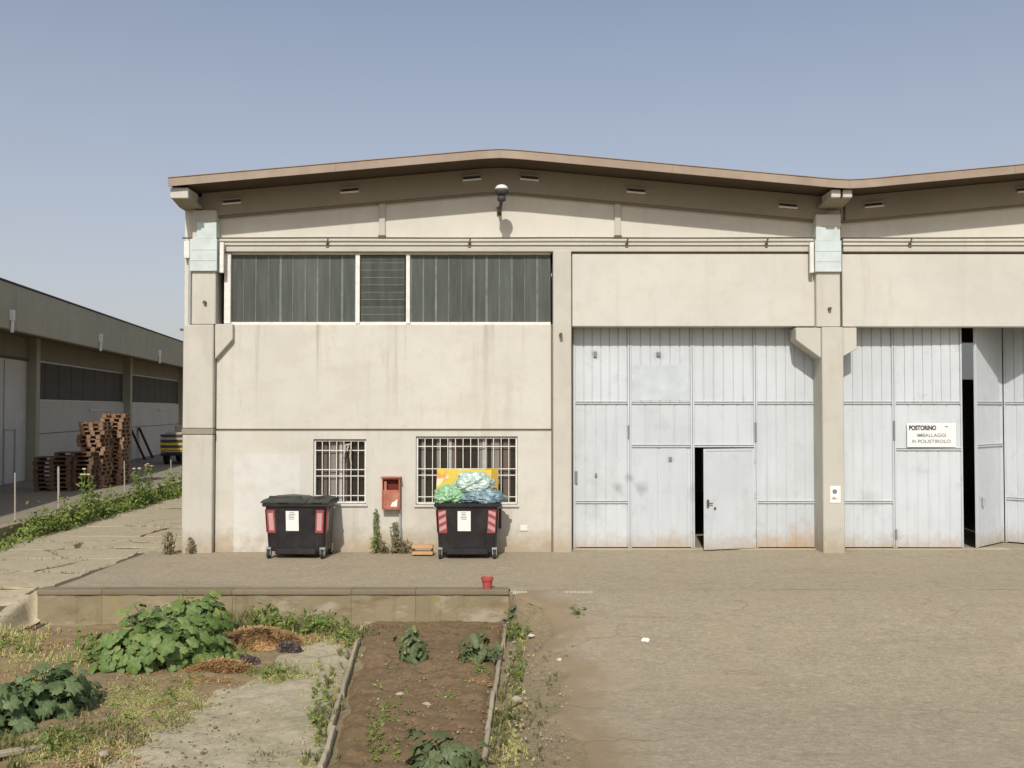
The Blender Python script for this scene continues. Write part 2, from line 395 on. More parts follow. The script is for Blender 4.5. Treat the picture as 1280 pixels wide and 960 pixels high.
def leafm(name, a, b, c=None, rough=.55, trans=.25, island=True):
    t = NT(name)
    rv = t.geo.outputs['Random Per Island'] if island else t.oi.outputs['Random']
    col = t.mix(rv, a, b)
    if not island: col = t.mix(t.mr(t.oi.outputs['Random'], .93, .99, 0, .75), col, (.34,.31,.07))
    if c: col = t.mix(t.mr(t.noise(2.2, 4), .5, .66), col, c)
    col = t.mix(t.mr(t.noise(22, 3), .4, .7, 0, .35), col, mul(a, .7))
    t.done(col, rough, 0, .35)
    tr = t.n.new("ShaderNodeBsdfTranslucent"); t.L(col, tr.inputs[0])
    mx = t.n.new("ShaderNodeMixShader"); mx.inputs[0].default_value = trans
    t.L(t.p.outputs[0], mx.inputs[1]); t.L(tr.outputs[0], mx.inputs[2]); t.L(mx.outputs[0], t.out.inputs[0])
    return t.mt
M['squash'] = leafm('squash_leaf', (.11,.185,.042), (.26,.34,.12), (.16,.245,.07), island=False)
M['dkleaf'] = leafm('dark_leaf', (.08,.13,.045), (.19,.25,.11), island=False)
M['greyleaf'] = leafm('grey_green_leaf', (.10,.135,.055), (.19,.23,.11), island=False)
M['weed'] = leafm('weed_leaf', (.10,.16,.03), (.27,.32,.08), (.18,.23,.05))
M['grass'] = leafm('green_grass', (.12,.14,.04), (.24,.24,.09), (.28,.25,.11))
M['ygrass'] = leafm('yellow_grass', (.42,.42,.14), (.68,.62,.28), (.56,.47,.22))
M['straw'] = leafm('dry_straw', (.42,.25,.10), (.58,.38,.18), (.48,.33,.16), trans=.1)
M['dryweed'] = leafm('dry_weed', (.17,.15,.08), (.27,.22,.12))
M['stemg'] = simple('green_stem', (.11,.15,.05), .7)
M['petal'] = simple('pale_petal', (.75,.68,.42), .7)
M['petal2'] = simple('pink_petal', (.6,.42,.38), .7)

M['black'] = simple('black_plastic', (.014,.012,.014), .45, dirt=(.07,.06,.05), dirtamt=.35, scale=4, spec=.5)
M['lid'] = simple('black_green_lid', (.035,.04,.032), .5, dirt=(.12,.115,.095), dirtamt=.5, scale=5)
M['wheel'] = simple('wheel_rubber', (.03,.03,.03), .7)
M['steel'] = simple('galvanised_steel', (.45,.45,.44), .45, .5)
M['paper'] = simple('white_paper', (.78,.77,.73), .7, scale=20, var=.05)
M['ink'] = simple('grey_print', (.20,.20,.21), .8)
M['inkb'] = simple('black_print', (.05,.05,.055), .7)
M['reflred'] = simple('red_reflector', (.30,.06,.06), .55, dirt=(.36,.17,.155), dirtamt=.6)
M['reflwhite'] = simple('white_reflector', (.52,.30,.285), .55, dirt=(.42,.3,.28), dirtamt=.6)
M['hydrant'] = simple('faded_red_paint', (.38,.125,.08), .65, dirt=(.46,.26,.18), dirtamt=.8, scale=6)
M['hydrantin'] = simple('deep_red_inside', (.14,.02,.012), .8)
M['redpl'] = simple('red_plastic', (.42,.075,.065), .55, dirt=(.3,.06,.05))
M['terra'] = simple('orange_wood', (.55,.33,.17), .75, dirt=(.4,.25,.14))
M['wood'] = simple('pallet_wood', (.33,.20,.12), .85, dirt=(.17,.095,.055), dirtamt=.8, scale=1.6, var=.35)
M['woodd'] = simple('dark_wood', (.11,.05,.03), .85)
M['woodold'] = simple('weathered_wood', (.14,.085,.055), .85, dirt=(.08,.05,.035), scale=2)
M['yellow'] = simple('yellow_paint', (.55,.40,.05), .5)
M['tyre'] = simple('tyre_rubber', (.025,.025,.025), .8)
M['cream'] = simple('cream_body', (.42,.36,.26), .6)
M['stone'] = simple('pale_stone', (.40,.345,.26), .9, var=.2)
M['stake'] = simple('grey_stake', (.38,.35,.30), .8, dirt=(.25,.2,.15))
M['fwall'] = concrete('neighbour_white_wall', (.56,.51,.43), streak=.25)
M['ffascia'] = concrete('neighbour_fascia', (.43,.40,.30), stain=(.16,.14,.1), streak=.45, spread=.1)
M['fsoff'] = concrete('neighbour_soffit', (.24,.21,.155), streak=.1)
M['fdoor'] = simple('grey_white_door', (.58,.55,.475), .6, scale=1.5)

def bagmat(name, a, b, trans=.3, rough=.18):
    t = NT(name)
    c = t.mix(t.mr(t.noise(9, 4, .6), .35, .65), a, b)
    t.bump(t.noise(16, 3, .5, dist=1.2), .5, .03)
    return t.done(c, rough, 0, .6)
M['baggreen'] = bagmat('green_plastic', (.20,.42,.21), (.33,.52,.32))
M['bagclear'] = bagmat('pale_plastic', (.30,.44,.38), (.62,.70,.64))
M['bagblue'] = bagmat('blue_grey_plastic', (.10,.17,.20), (.26,.36,.40))
def mk_card():
    t = NT('yellow_printed_card')
    n = t.noise(2.3, 2, .4)
    c = t.mix(t.mr(n, .52, .58), (.62,.47,.05), (.66,.28,.06))
    c = t.mix(t.mr(t.noise(3.1, 2, .4, sc=(1,1,1.4)), .60, .64), c, (.72,.60,.42))
    return t.done(c, .6)
M['card'] = mk_card()
M['cardside'] = simple('ochre_card', (.42,.29,.035), .7)

# ================================================================== GROUND
def lines(segs):
    out = []
    for a, b, st in segs:
        n = max(1, int(round((b-a)/st)))
        out += [a + (b-a)*i/n for i in range(n)]
    out.append(segs[-1][1]); return out
xs = lines([(-300,-60,40),(-60,-16,6),(-16,-9,.7),(-9,-8.1,.3),(-8.1,-7.8,.05),(-7.8,-.2,.2),(-.2,.2,.05),(.2,1.4,.15),(1.4,14,.9),(14,60,6),(60,300,40)])
ys = lines([(-200,-20,30),(-20,6,3),(6,WALL_Y,.2),(WALL_Y,WALL_Y+.1,.1),(WALL_Y+.1,22,1),(22,70,6),(70,400,40)])
def ground_z(x, y):
    z = h(x, y)
    if -7.9 < x < 1.2 and 6 < y < WALL_Y:
        z += .025*mnoise.noise(Vector((x*3.1, y*3.1, 3))) + .012*mnoise.noise(Vector((x*9, y*9, 5)))
    return z - .03
gv = [(x, y, ground_z(x, y)) for y in ys for x in xs]
nx = len(xs)
gf = [(j*nx+i, j*nx+i+1, (j+1)*nx+i+1, (j+1)*nx+i) for j in range(len(ys)-1) for i in range(nx-1)]
ground = raw('ground', gv, gf, M['dirt'], smooth=True)
tag(ground, 'dry brown dirt ground with sparse weeds', 'ground', kind='structure')

# asphalt forecourt: one sheet with a ragged left edge
def xl(Y):
    n = mnoise.noise(Vector((3.3, Y*1.1, 0)))*.30 + mnoise.noise(Vector((7.7, Y*4.0, 0)))*.10
    if Y > WALL_Y + .12: return -7.72 + .12*n
    k = ss(16.3, 15.2, Y); return .06 + (.46 + n)*k + .2*ss(12, 9, Y)
arow = lines([(1.0, 9, .25), (9, WALL_Y+.1, .08)]) + lines([(WALL_Y+.13, 21.6, .12)])
ts = [0, .03, .1, .25] + [.25 + 40*(i/26)**1.6 for i in range(1, 27)]
av = []; af = []
for j, Y in enumerate(arow):
    x0 = xl(Y)
    for i, tt in enumerate(ts):
        x = x0 + tt*(1 if x0 > -2 else 1.2)
        z = h(x, Y) + (.012 if i > 1 else (-.002 if i == 1 else -.03))
        z += .010*mnoise.noise(Vector((x*.8, Y*.8, 0)))*(1 if i > 1 else 0)*ss(20.8, 20, Y)
        av.append((x, Y, z))
n = len(ts)
af = [(j*n+i, j*n+i+1, (j+1)*n+i+1, (j+1)*n+i) for j in range(len(arow)-1) for i in range(n-1)
      if not (arow[j] < WALL_Y+.11 < arow[j+1] and False)]
# the row pair that would bridge the retaining wall is only kept right of the wall's end
keep = []
for f in af:
    ysf = [av[k][1] for k in f]; xsf = [av[k][0] for k in f]
    if min(ysf) < WALL_Y+.115 < max(ysf): continue
    keep.append(f)
asphalt = raw('asphalt_forecourt', av, keep, M['asphalt'], smooth=True)
at_ = asphalt.data.attributes.new('margin', 'FLOAT', 'POINT')
at_.data.foreach_set('value', [(min(1., tt/1.3) if Y < WALL_Y+.1 else 1.) for Y in arow for tt in ts])
def dusty(mat):
    nt = mat.node_tree; b = [n for n in nt.nodes if n.type == 'BSDF_PRINCIPLED'][0]; src = b.inputs['Base Color'].links[0].from_socket
    geo = [n for n in nt.nodes if n.type == 'NEW_GEOMETRY'][0]
    at = nt.nodes.new('ShaderNodeAttribute'); at.attribute_name = 'margin'
    nz = nt.nodes.new('ShaderNodeTexNoise'); nz.inputs['Scale'].default_value = 4; nz.inputs['Detail'].default_value = 7; nz.inputs['Roughness'].default_value = .7; nt.links.new(geo.outputs['Position'], nz.inputs['Vector'])
    sb = nt.nodes.new('ShaderNodeMath'); sb.operation = 'SUBTRACT'; nt.links.new(nz.outputs['Fac'], sb.inputs[0]); nt.links.new(at.outputs['Fac'], sb.inputs[1])
    mr = nt.nodes.new('ShaderNodeMapRange'); nt.links.new(sb.outputs[0], mr.inputs[0])
    for i, q in enumerate((-.05, .35, 0, .95)): mr.inputs[i+1].default_value = q
    mx = nt.nodes.new('ShaderNodeMixRGB'); nt.links.new(mr.outputs[0], mx.inputs[0]); nt.links.new(src, mx.inputs[1]); mx.inputs[2].default_value = (.265,.205,.125,1)
    nt.links.new(mx.outputs[0], b.inputs['Base Color'])
M['asphaltd'] = M['asphalt'].copy(); M['asphaltd'].name = 'worn_asphalt_dusty_margin'; dusty(M['asphaltd']); asphalt.data.materials[0] = M['asphaltd']
tag(asphalt, 'worn tan asphalt forecourt in front of the gates', 'asphalt', kind='structure')
# seam strip joining both halves right of the wall (the pale band the wall line leaves in the asphalt)
sv = []; sf = []
sx = [-.03 + i*.2 for i in range(210)]
for x in sx:
    for Y in (WALL_Y+.09, WALL_Y+.135):
        sv.append((x, Y, h(x, Y) + .0145 + .010*mnoise.noise(Vector((x*.8, Y*.8, 0)))))
sf = [(2*i, 2*i+2, 2*i+3, 2*i+1) for i in range(len(sx)-1)]
tag(raw('asphalt_seam', sv, sf, M['asphalt']), 'narrow asphalt seam in line with the retaining wall', 'asphalt', kind='structure')
for a, b in ((641, 659), (706, 741)):
    p = pix(a, 742, WALL_Y); q = pix(b, 742, WALL_Y)
    m = MB(); k = 7
    for i in range(k):
        u = p.x + (q.x-p.x)*i/k; w = p.x + (q.x-p.x)*(i+1)/k - .006
        j0 = rnd.uniform(-.012, .012)
        m.box(u, w, WALL_Y-.13+j0, WALL_Y-.03+j0, -.03, .018 if a < 650 else h(u, WALL_Y-.1)+.021)
    o = m.build('edging_stone', M['kerbpale'], None, bevel=.006)
    tag(o, 'short pale edging strip set in the asphalt beside the retaining wall end' if a < 650 else 'longer pale edging strip set in the asphalt by a weed tuft', 'edging')

# cracked slabs in the side yard
yx = lines([(-11.9,-8.06,.6),(-8.06,-7.65,.05)]); yyy = lines([(15.0,18,.3),(18,60,3)])
yv = [(x, y, h(x, y)-.014) for y in yyy for x in yx] + [(-7.66,20.8,-.016),(-6.98,20.8,-.016),(-6.98,60,-.016),(-7.66,60,-.016)]
yn_ = len(yx)
yf = [(j*yn_+i, j*yn_+i+1, (j+1)*yn_+i+1, (j+1)*yn_+i) for j in range(len(yyy)-1) for i in range(yn_-1)]
k_ = len(yx)*len(yyy); yf.append((k_, k_+1, k_+2, k_+3))
M['crack'] = simple('dark_crack_soil', (.115,.09,.055), .95, scale=5)
yard = raw('side_yard', yv, yf, M['crack'])
tag(yard, 'cracked concrete side yard left of the warehouse', 'yard', kind='structure')
bx_ = lines([(-8.16,-7.78,.03)]); by_ = lines([(14.7,16.56,.12)])
bv_ = [(x, y, h(x, y)+.012+.02*mnoise.noise(Vector((x*6, y*6, 1)))) for y in by_ for x in bx_]; q_ = len(bx_)
raw('slab', bv_, [(j*q_+i, j*q_+i+1, (j+1)*q_+i+1, (j+1)*q_+i) for j in range(len(by_)-1) for i in range(q_-1)], M['slab'], yard, smooth=True)
def clip(poly, a, nrm):
    out = []
    for i in range(len(poly)):
        p, q = poly[i], poly[(i+1) % len(poly)]
        dp = (p[0]-a[0])*nrm[0] + (p[1]-a[1])*nrm[1]; dq = (q[0]-a[0])*nrm[0] + (q[1]-a[1])*nrm[1]
        if dp <= 0: out.append(p)
        if dp*dq < 0:
            t_ = dp/(dp-dq); out.append((p[0]+(q[0]-p[0])*t_, p[1]+(q[1]-p[1])*t_))
    return out
seeds = []; CRACK = []
r2 = random.Random(21)
yy = 15.0
while yy < 44:
    k = 2 if r2.random() < .75 else 3
    for i in range(k):
        seeds.append((-11.2 + (i+.5)*4.1/k + r2.uniform(-.6,.6), yy + r2.uniform(-.6,.6)))
    yy += 1.35 if yy < 24 else 2.4
region = [(-11.25,14.85),(-8.04,14.85),(-8.02,16.9),(-7.80,17.1),(-7.78,20.9),(-7.06,21.1),(-7.06,46),(-11.9,46)]
ASX, ASY = .6, 1.0
for si, s0 in enumerate(seeds):
    poly = region
    for sj, s1 in enumerate(seeds):
        if si == sj or not poly: continue
        mx, my = (s0[0]+s1[0])/2, (s0[1]+s1[1])/2
        nr = ((s1[0]-s0[0])*ASX*ASX, (s1[1]-s0[1])*ASY*ASY)
        poly = clip(poly, (mx, my), nr)
    if len(poly) < 3: continue
    cx = sum(p[0] for p in poly)/len(poly); cy = sum(p[1] for p in poly)/len(poly)
    pts = []
    for i in range(len(poly)):
        p, q = poly[i], poly[(i+1) % len(poly)]
        L = math.hypot(q[0]-p[0], q[1]-p[1]); k = max(1, int(L/.22))
        for a in range(k):
            x = p[0]+(q[0]-p[0])*a/k; y = p[1]+(q[1]-p[1])*a/k
            nv = mnoise.noise_vector(Vector((x*1.5, y*1.5, 1)))*.16 + mnoise.noise_vector(Vector((x*5, y*5, 1)))*.06
            x += nv.x; y += nv.y
            d = math.hypot(x-cx, y-cy); g = .02 + .20*max(0, abs(mnoise.noise(Vector((x*.55, y*.55, 2))))-.12) + .03*abs(mnoise.noise(Vector((x*.9, y*.9, 8))))
            x -= (x-cx)/d*g; y -= (y-cy)/d*g
            pts.append((x, y)); CRACK.append((x+(x-cx)/d*g*.8, y+(y-cy)/d*g*.8))
    tz = r2.uniform(.0, .014); tx = r2.uniform(-.008, .008); ty = r2.uniform(-.008, .008)
    def sz(x, y): return h(x, y) + tz + tx*(x-cx) + ty*(y-cy)
    nn = len(pts)
    vs_ = [(cx, cy, sz(cx, cy)+.006)] + [(cx+(x-cx)*.992, cy+(y-cy)*.992, sz(x, y)+.001) for x, y in pts] + \
          [(x, y, sz(x, y)-.008) for x, y in pts] + [(x, y, sz(x, y)-.08) for x, y in pts]
    fs_ = [(0, 1+i, 1+(i+1) % nn) for i in range(nn)]
    fs_ += [(1+i, 1+nn+i, 1+nn+(i+1) % nn, 1+(i+1) % nn) for i in range(nn)]
    fs_ += [(1+nn+i, 1+2*nn+i, 1+2*nn+(i+1) % nn, 1+nn+(i+1) % nn) for i in range(nn)]
    MB().add(vs_, fs_).build('slab', M['slab'], yard)

# ================================================================== RETAINING WALL
rx0, rx1 = PX(47, WALL_Y, 735), PX(636, WALL_Y, 735)
rw = empty('retaining_wall', ((rx0+rx1)/2, WALL_Y+.1, -.5))
tag(rw, 'low stained concrete retaining wall between the garden and the forecourt', 'wall')
cuts = [rx0, PX(130,WALL_Y), PX(292,WALL_Y), PX(440,WALL_Y), PX(520,WALL_Y), rx1]
for i, (a, b) in enumerate(zip(cuts[:-1], cuts[1:])):
    m = MB(); d = rnd.uniform(-.004, .004)
    k = max(4, int((b-a)/.2)); mz = 4
    vs_ = []; fs_ = []
    for zi in range(mz+1):
        for xi in range(k+1):
            x = a+.002+(b-a-.004)*xi/k; z = -.68 + (.68-.045)*zi/mz
            vs_.append((x, WALL_Y+d+.018*mnoise.noise(Vector((x*2.5, z*5, 2)))+.006*mnoise.noise(Vector((x*11, z*11, 2))), z))
    for zi in range(mz):
        for xi in range(k):
            q = zi*(k+1)+xi; fs_.append((q, q+1, q+k+2, q+k+1))
    m.add(vs_, fs_); m.box(a+.002, b-.002, WALL_Y+.05, WALL_Y+.26, -.68, -.046)
    # side returns
    for xi in (0, k):
        col_ = [vs_[zi*(k+1)+xi] for zi in range(mz+1)]
        m.add(col_ + [(p[0], WALL_Y+.06, p[2]) for p in col_], [(z, z+1, mz+2+z, mz+1+z) for z in range(mz)])
    m.build('wall_section', M['retwall'], rw)
    m = MB(); k = max(3, int((b-a)/.16)); top = []
    prof = [(-.03,-.045),(-.032,.012),(-.015,.026),(.27,.028),(.27,-.045)]
    vs_ = []
    for xi in range(k+1):
        x = a+.003+(b-a-.006)*xi/k; j = .012*mnoise.noise(Vector((x*6, 0, 4))); jz = .007*mnoise.noise(Vector((x*4, 3, 4)))
        vs_ += [(x, WALL_Y+d+p[0]+j, p[1]+(jz if p[1] > 0 else 0)) for p in prof]
    np_ = len(prof)
    fs_ = [(i_*np_+q, i_*np_+(q+1) % np_, (i_+1)*np_+(q+1) % np_, (i_+1)*np_+q) for i_ in range(k) for q in range(np_)]
    fs_ += [tuple(range(np_)), tuple(k*np_+q for q in range(np_-1, -1, -1))]
    m.add(vs_, fs_).build('coping', M['coping'], rw)

# ================================================================== MAIN WAREHOUSE
YP, YW, YG, YF = 20.75, 20.92, 21.37, 20.0     # pillar fronts, wall panels, gates, fascia
wh = empty('warehouse', (6.9, 28, 0))
tag(wh, 'long cream concrete warehouse with shallow double gable roof and white folding gates', 'warehouse')

def panel_holes(name, xs, zs, holes, y0, y1, mat, parent, bevel=0):
    """flat panel between xs/zs grid lines with rectangular openings and their reveals"""
    solid = lambda i, j: 0 <= i < len(xs)-1 and 0 <= j < len(zs)-1 and (i, j) not in holes
    m = MB()
    for i in range(len(xs)-1):
        for j in range(len(zs)-1):
            if not solid(i, j): continue
            a, b, c, d = xs[i], xs[i+1], zs[j], zs[j+1]
            m.add([(a,y0,c),(b,y0,c),(b,y0,d),(a,y0,d)], [(0,1,2,3)])
            m.add([(a,y1,c),(b,y1,c),(b,y1,d),(a,y1,d)], [(3,2,1,0)])
            if not solid(i-1, j): m.add([(a,y0,c),(a,y0,d),(a,y1,d),(a,y1,c)], [(0,1,2,3)])
            if not solid(i+1, j): m.add([(b,y0,c),(b,y1,c),(b,y1,d),(b,y0,d)], [(0,1,2,3)])
            if not solid(i, j-1): m.add([(a,y0,c),(a,y1,c),(b,y1,c),(b,y0,c)], [(0,1,2,3)])
            if not solid(i, j+1): m.add([(a,y0,d),(b,y0,d),(b,y1,d),(a,y1,d)], [(0,1,2,3)])
    c = Vector(((xs[0]+xs[-1])/2, y0, zs[0]))
    return link_shift(m, name, mat, parent, c)
def link_shift(m, name, mat, parent, c):
    m.v = [(p[0]-c.x, p[1]-c.y, p[2]-c.z) for p in m.v]
    me = bpy.data.meshes.new(name); me.from_pydata(m.v, [], m.f)
    bm = bmesh.new(); bm.from_mesh(me); bmesh.ops.remove_doubles(bm, verts=bm.verts, dist=1e-5)
    bmesh.ops.recalc_face_normals(bm, faces=bm.faces); bm.to_mesh(me); bm.free()
    me.materials.append(mat); return link(name, me, parent, c)

# --- left pillar
xa, xb = PX(228,YP), PX(266,YP)
zj0, zj1 = PZ(543,YP), PZ(536,YP); zc = PZ(406,YP)
MB().box(xa, xb, YP, 21.3, -.3, zj0-.004).build('pillar_block', M['pillar'], wh, bevel=.018)
MB().box(xa-.012, xb+.012, YP-.012, 21.3, zj0, zj1).build('pillar_joint', M['beam'], wh, bevel=.01)
MB().box(xa, xb, YP, 21.3, zj1+.004, zc).build('pillar_block', M['pillar'], wh, bevel=.018)
xu0, xu1 = PX(239,YP,380), PX(269,YP,380)
MB().box(xu0, xu1, YP+.02, 21.3, zc+.004, PZ(262,YP)).build('pillar_block', M['pillar'], wh, bevel=.018)
MB().box(PX(229,20.95), xu0-.01, 20.95, 21.3, zc+.004, PZ(255,YP)).build('pillar_return', M['gable'], wh, bevel=.01)
# corbel beside it
m = MB(); yc = 20.80
m.prism([(PX(267.5,yc), PZ(405,yc)), (PX(290,yc), PZ(405,yc)), (PX(290,yc), PZ(424,yc)), (PX(268,yc), PZ(449,yc))], 'y', yc, 21.2)
m.build('corbel', M['pillar'], wh, bevel=.012)
# blue sheet collars
def collar(x0, x1, xw0, xw1, y0, y1, ym):
    MB().box(PX(xw0,YP-.05,320), PX(xw1,YP-.05,320), YP-.045, 21.0, PZ(y1,YP), PZ(ym,YP)).build('sheet_collar', M['blue'], wh, bevel=.006)
    MB().box(PX(x0,YP-.02,290), PX(x1,YP-.02,290), YP-.02, 21.0, PZ(ym,YP)+.004, PZ(y0,YP)).build('sheet_collar', M['blue'], wh, bevel=.006)
    for k in (1, 2):
        zz = PZ(ym+(y1-ym)*k/3, YP)
        MB().box(PX(xw0,YP-.05,320)+.01, PX(xw1,YP-.05,320)-.01, YP-.052, YP-.04, zz-.008, zz+.008).build('collar_seam', M['blue'], wh)
collar(246, 270.5, 237, 271, 278, 339, 299)
collar(1020, 1050.5, 1019, 1052, 284, 340, 301)
for x in (276, 1016):
    MB().box(PX(x-2.5,YP), PX(x+2.5,YP), YP-.03, YP+.05, PZ(341,YP), PZ(303,YP)).build('cover_strip', M['white'], wh, bevel=.004)
MB().box(PX(227,YP), PX(234,YP), YP+.05, YP+.25, PZ(322,YP), PZ(301,YP)).build('cover_strip', M['white'], wh, bevel=.006)
m = MB(); m.path([(PX(235,YP,360),YP+.12,PZ(322,YP)),(PX(235,YP,360),YP+.12,PZ(404,YP)),(PX(229,YP,410),YP+.1,PZ(411,YP))], .035, 8)
m.build('downpipe', M['greymetal'], wh)
MB().box(PX(223.5,YP), PX(236,YP), YP+.02, YP+.2, PZ(413,YP), PZ(410.5,YP)).build('bracket', M['rusty'], wh)

# --- wall panels of the office end
wx0, wx1 = xb+.02, PX(689,YW)
MB().box(wx0, wx1, YW, 21.12, PZ(536.5,YW), PZ(405.5,YW)).build('wall_panel', M['wall'], wh, bevel=.012)
w1 = (PX(392,YW), PX(458,YW), PZ(630,YW), PZ(549,YW)); w2 = (PX(520,YW), PX(647,YW), PZ(631,YW), PZ(545.5,YW))
zsl = sorted({round(q, 4) for q in (-.3, w2[2], w1[2], w1[3], w2[3], PZ(539,YW))})
xsl = [wx0, w1[0], w1[1], w2[0], w2[1], wx1]
holes = set()
for wi, w in ((1, w1), (3, w2)):
    for j in range(len(zsl)-1):
        mid = (zsl[j]+zsl[j+1])/2
        if w[2] < mid < w[3]: holes.add((wi, j))
panel_holes('wall_panel', xsl, zsl, holes, YW, 21.15, M['wall'], wh)
MB().box(wx0, wx1, YW+.03, 21.1, PZ(539,YW)+.001, PZ(536.5,YW)-.001).build('joint_or_shade_line', M['joint_or_shade_line'], wh)
MB().box(xb+.002, wx0-.002, YW+.03, 21.1, 0, PZ(406,YW)).build('joint_or_shade_line', M['joint_or_shade_line'], wh)
# middle post
MB().box(PX(691.5,20.84), PX(714.5,20.84), 20.84, 21.4, -.3, PZ(313,20.84)).build('pillar_block', M['pillar'], wh, bevel=.015)
MB().box(PX(689.2,YW)+.003, PX(691.3,YW), YW+.04, 21.1, 0, PZ(405,YW)).build('joint_or_shade_line', M['joint_or_shade_line'], wh)

# --- ribbon window
yg = 21.02
zt, zb = PZ(316,YW), PZ(404.5,YW)
fr = MB()
for a, b, yy_ in ((279,287,20.93),(443.5,449,20.95),(507,512,20.95)):
    fr.box(PX(a,yy_), PX(b,yy_), yy_, yg+.06, zb, zt)
fr.box(PX(287.2,20.98), PX(688.5,20.98), 20.985, yg+.05, zb-.02, zb+.04)
fr.box(PX(287.2,20.98), PX(688.5,20.98), 20.985, yg+.05, zt-.03, zt+.08)
rib = fr.build('ribbon_window', M['white'], wh, bevel=.005)
def uglass(a, b, cnt):
    x0, x1 = PX(a,yg), PX(b,yg); w = (x1-x0)/cnt
    me = None
    for i in range(cnt):
        if me is None:
            q = w/2-.004; H = zt-zb-.08
            m = MB(); m.prism([(-q,.09),(-q,0),(q,0),(q,.09),(q-.012,.09),(q-.012,.012),(-q+.012,.012),(-q+.012,.09)], 'z', 0, H)
            me = m.mesh('pane', M['uglass'], bevel=.004)
        o = link('pane', me, rib, (x0+w*(i+.5), yg+.012*((i*7) % 3)/3, zb+.045))
    m = MB()
    for i in range(cnt+1):
        xx = x0+w*i; q_ = rnd.choice((.006,.009,.013,.018,.024)); m.box(xx-q_, xx+q_, yg-.004, yg+.03, zb+.045, zt-.035)
    m.build('glass_seal', M['seal'], rib)
uglass(288, 442.5, 10); uglass(513, 687.5, 11)
la, lb = PX(450,yg), PX(506,yg)
nl = 9
lm = None
for i in range(nl):
    H = (zt-zb-.09)/nl
    if lm is None:
        m = MB(); m.prism([(.02,0),(.032,0),(.012,H*.97),(0,H*.99)], 'x', -(lb-la)/2+.01, (lb-la)/2-.01); lm = m.mesh('louvre', M['uglass'])
    link('louvre', lm, rib, ((la+lb)/2, yg-.02, zb+.045+H*i))
    MB().box(la+.01, lb-.01, yg-.012, yg+.006, zb+.04+H*i, zb+.055+H*i).build('louvre_lip', M['seal'], rib)
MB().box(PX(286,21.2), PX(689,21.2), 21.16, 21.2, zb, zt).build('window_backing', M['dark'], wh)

# --- grilled windows
def grilled(w, nb, name_rows, curtains):
    x0, x1, z0, z1 = w
    m = MB(); a = .045
    yw_ = 21.06
    m.box(x0+.003, x0+a, yw_, yw_+.06, z0+.003, z1-.003); m.box(x1-a, x1-.003, yw_, yw_+.06, z0+.003, z1-.003)
    m.box(x0+a, x1-a, yw_, yw_+.06, z0+.003, z0+a); m.box(x0+a, x1-a, yw_, yw_+.06, z1-a, z1-.003)
    nm = 2 if nb < 10 else 3
    for k in range(1, nm):
        xx = x0+(x1-x0)*k/nm; m.box(xx-.03, xx+.03, yw_-.004, yw_+.05, z0+a, z1-a)
    wn_ = m.build('window', M['greymetal'], wh, bevel=.003)
    for k in range(nm):
        xx = x0+(x1-x0)*k/nm; xe = x0+(x1-x0)*(k+1)/nm
        MB().box(xx+.03, xe-.03, yw_+.03, yw_+.04, z0+a, z1-a).build('pane', M['glass'], wn_)
    for (u0, u1, c) in curtains:
        MB().box(x0+(x1-x0)*u0, x0+(x1-x0)*u1, yw_+.012, yw_+.022, z0+a+.01, z1-a-.01).build('curtain', c, wn_)
    MB().box(x0-.03, x1+.03, YW-.04, YW-.003, z0-.05, z0-.004).build('sill', M['wall2'], wn_, bevel=.006)
    # the grille itself
    g = MB(); yb = YW+.055
    for zz in name_rows:
        z = PZ(zz, yb); g.box(x0+.004, x1-.004, yb+.014, yb+.024, z-.009, z+.009)
    for xx in (x0+.025, x1-.025): g.box(xx-.016, xx+.016, yb-.006, yb+.026, z0+.02, z1-.02)
    for zz in (z0+.03, z1-.035): g.box(x0+.04, x1-.04, yb-.004, yb+.024, zz-.014, zz+.014)
    gr = g.build('grille', M['grille'], wn_)
    bm_ = MB().box(-.0075, .0075, -.0075, .0075, 0, z1-z0-.05).mesh('bar', M['grille'])
    for k in range(1, nb):
        link('bar', bm_, wn_, (x0+.025+(x1-x0-.05)*k/nb, yb+(.006 if k % 2 else .002), z0+.025))
    return wn_
cur = simple('grey_curtain', (.23,.205,.18), .9); cur2 = simple('brown_curtain', (.13,.10,.075), .9)
grilled(w1, 7, (563, 587, 595, 619.5), ((.16,.24,cur2),(.28,.42,cur),(.44,.5,cur2),(.55,.62,cur2)))
grilled(w2, 13, (558, 586, 594, 621), ((.05,.09,cur),(.20,.24,cur),(.35,.40,cur2),(.62,.70,cur),(.74,.82,cur),(.86,.93,cur2)))
# rag tied to the first grille
m = MB()
for dx, ln in ((-.10,.26),(.0,.14),(.10,.42)):
    p0 = pix(434, 556, YW-.04); x = p0.x+dx*.6
    pts = [(x+.012*math.sin(k*1.3+dx*9)+dx*.1*k/5, YW+.02-.006*(k % 2), p0.z-ln*k/5) for k in range(6)]
    for k in range(5):
        a, b = pts[k], pts[k+1]
        m.add([(a[0]-.014,a[1],a[2]),(a[0]+.014,a[1]-.01,a[2]),(b[0]+.014,b[1]-.01,b[2]),(b[0]-.014,b[1],b[2]),
               (a[0]-.014,a[1]+.006,a[2]),(a[0]+.014,a[1]-.004,a[2]),(b[0]+.014,b[1]-.004,b[2]),(b[0]-.014,b[1]+.006,b[2])],
              [(0,1,2,3),(7,6,5,4),(0,4,5,1),(3,2,6,7),(0,3,7,4),(1,5,6,2)])
m.tube((p0.x-.05,YW+.02,p0.z-.01), (p0.x+.06,YW+.025,p0.z+.01), .018, n=6)
tag(m.build('rag', M['kerbpale']), 'white rag hanging from the bars of the smaller grilled window', 'rag')

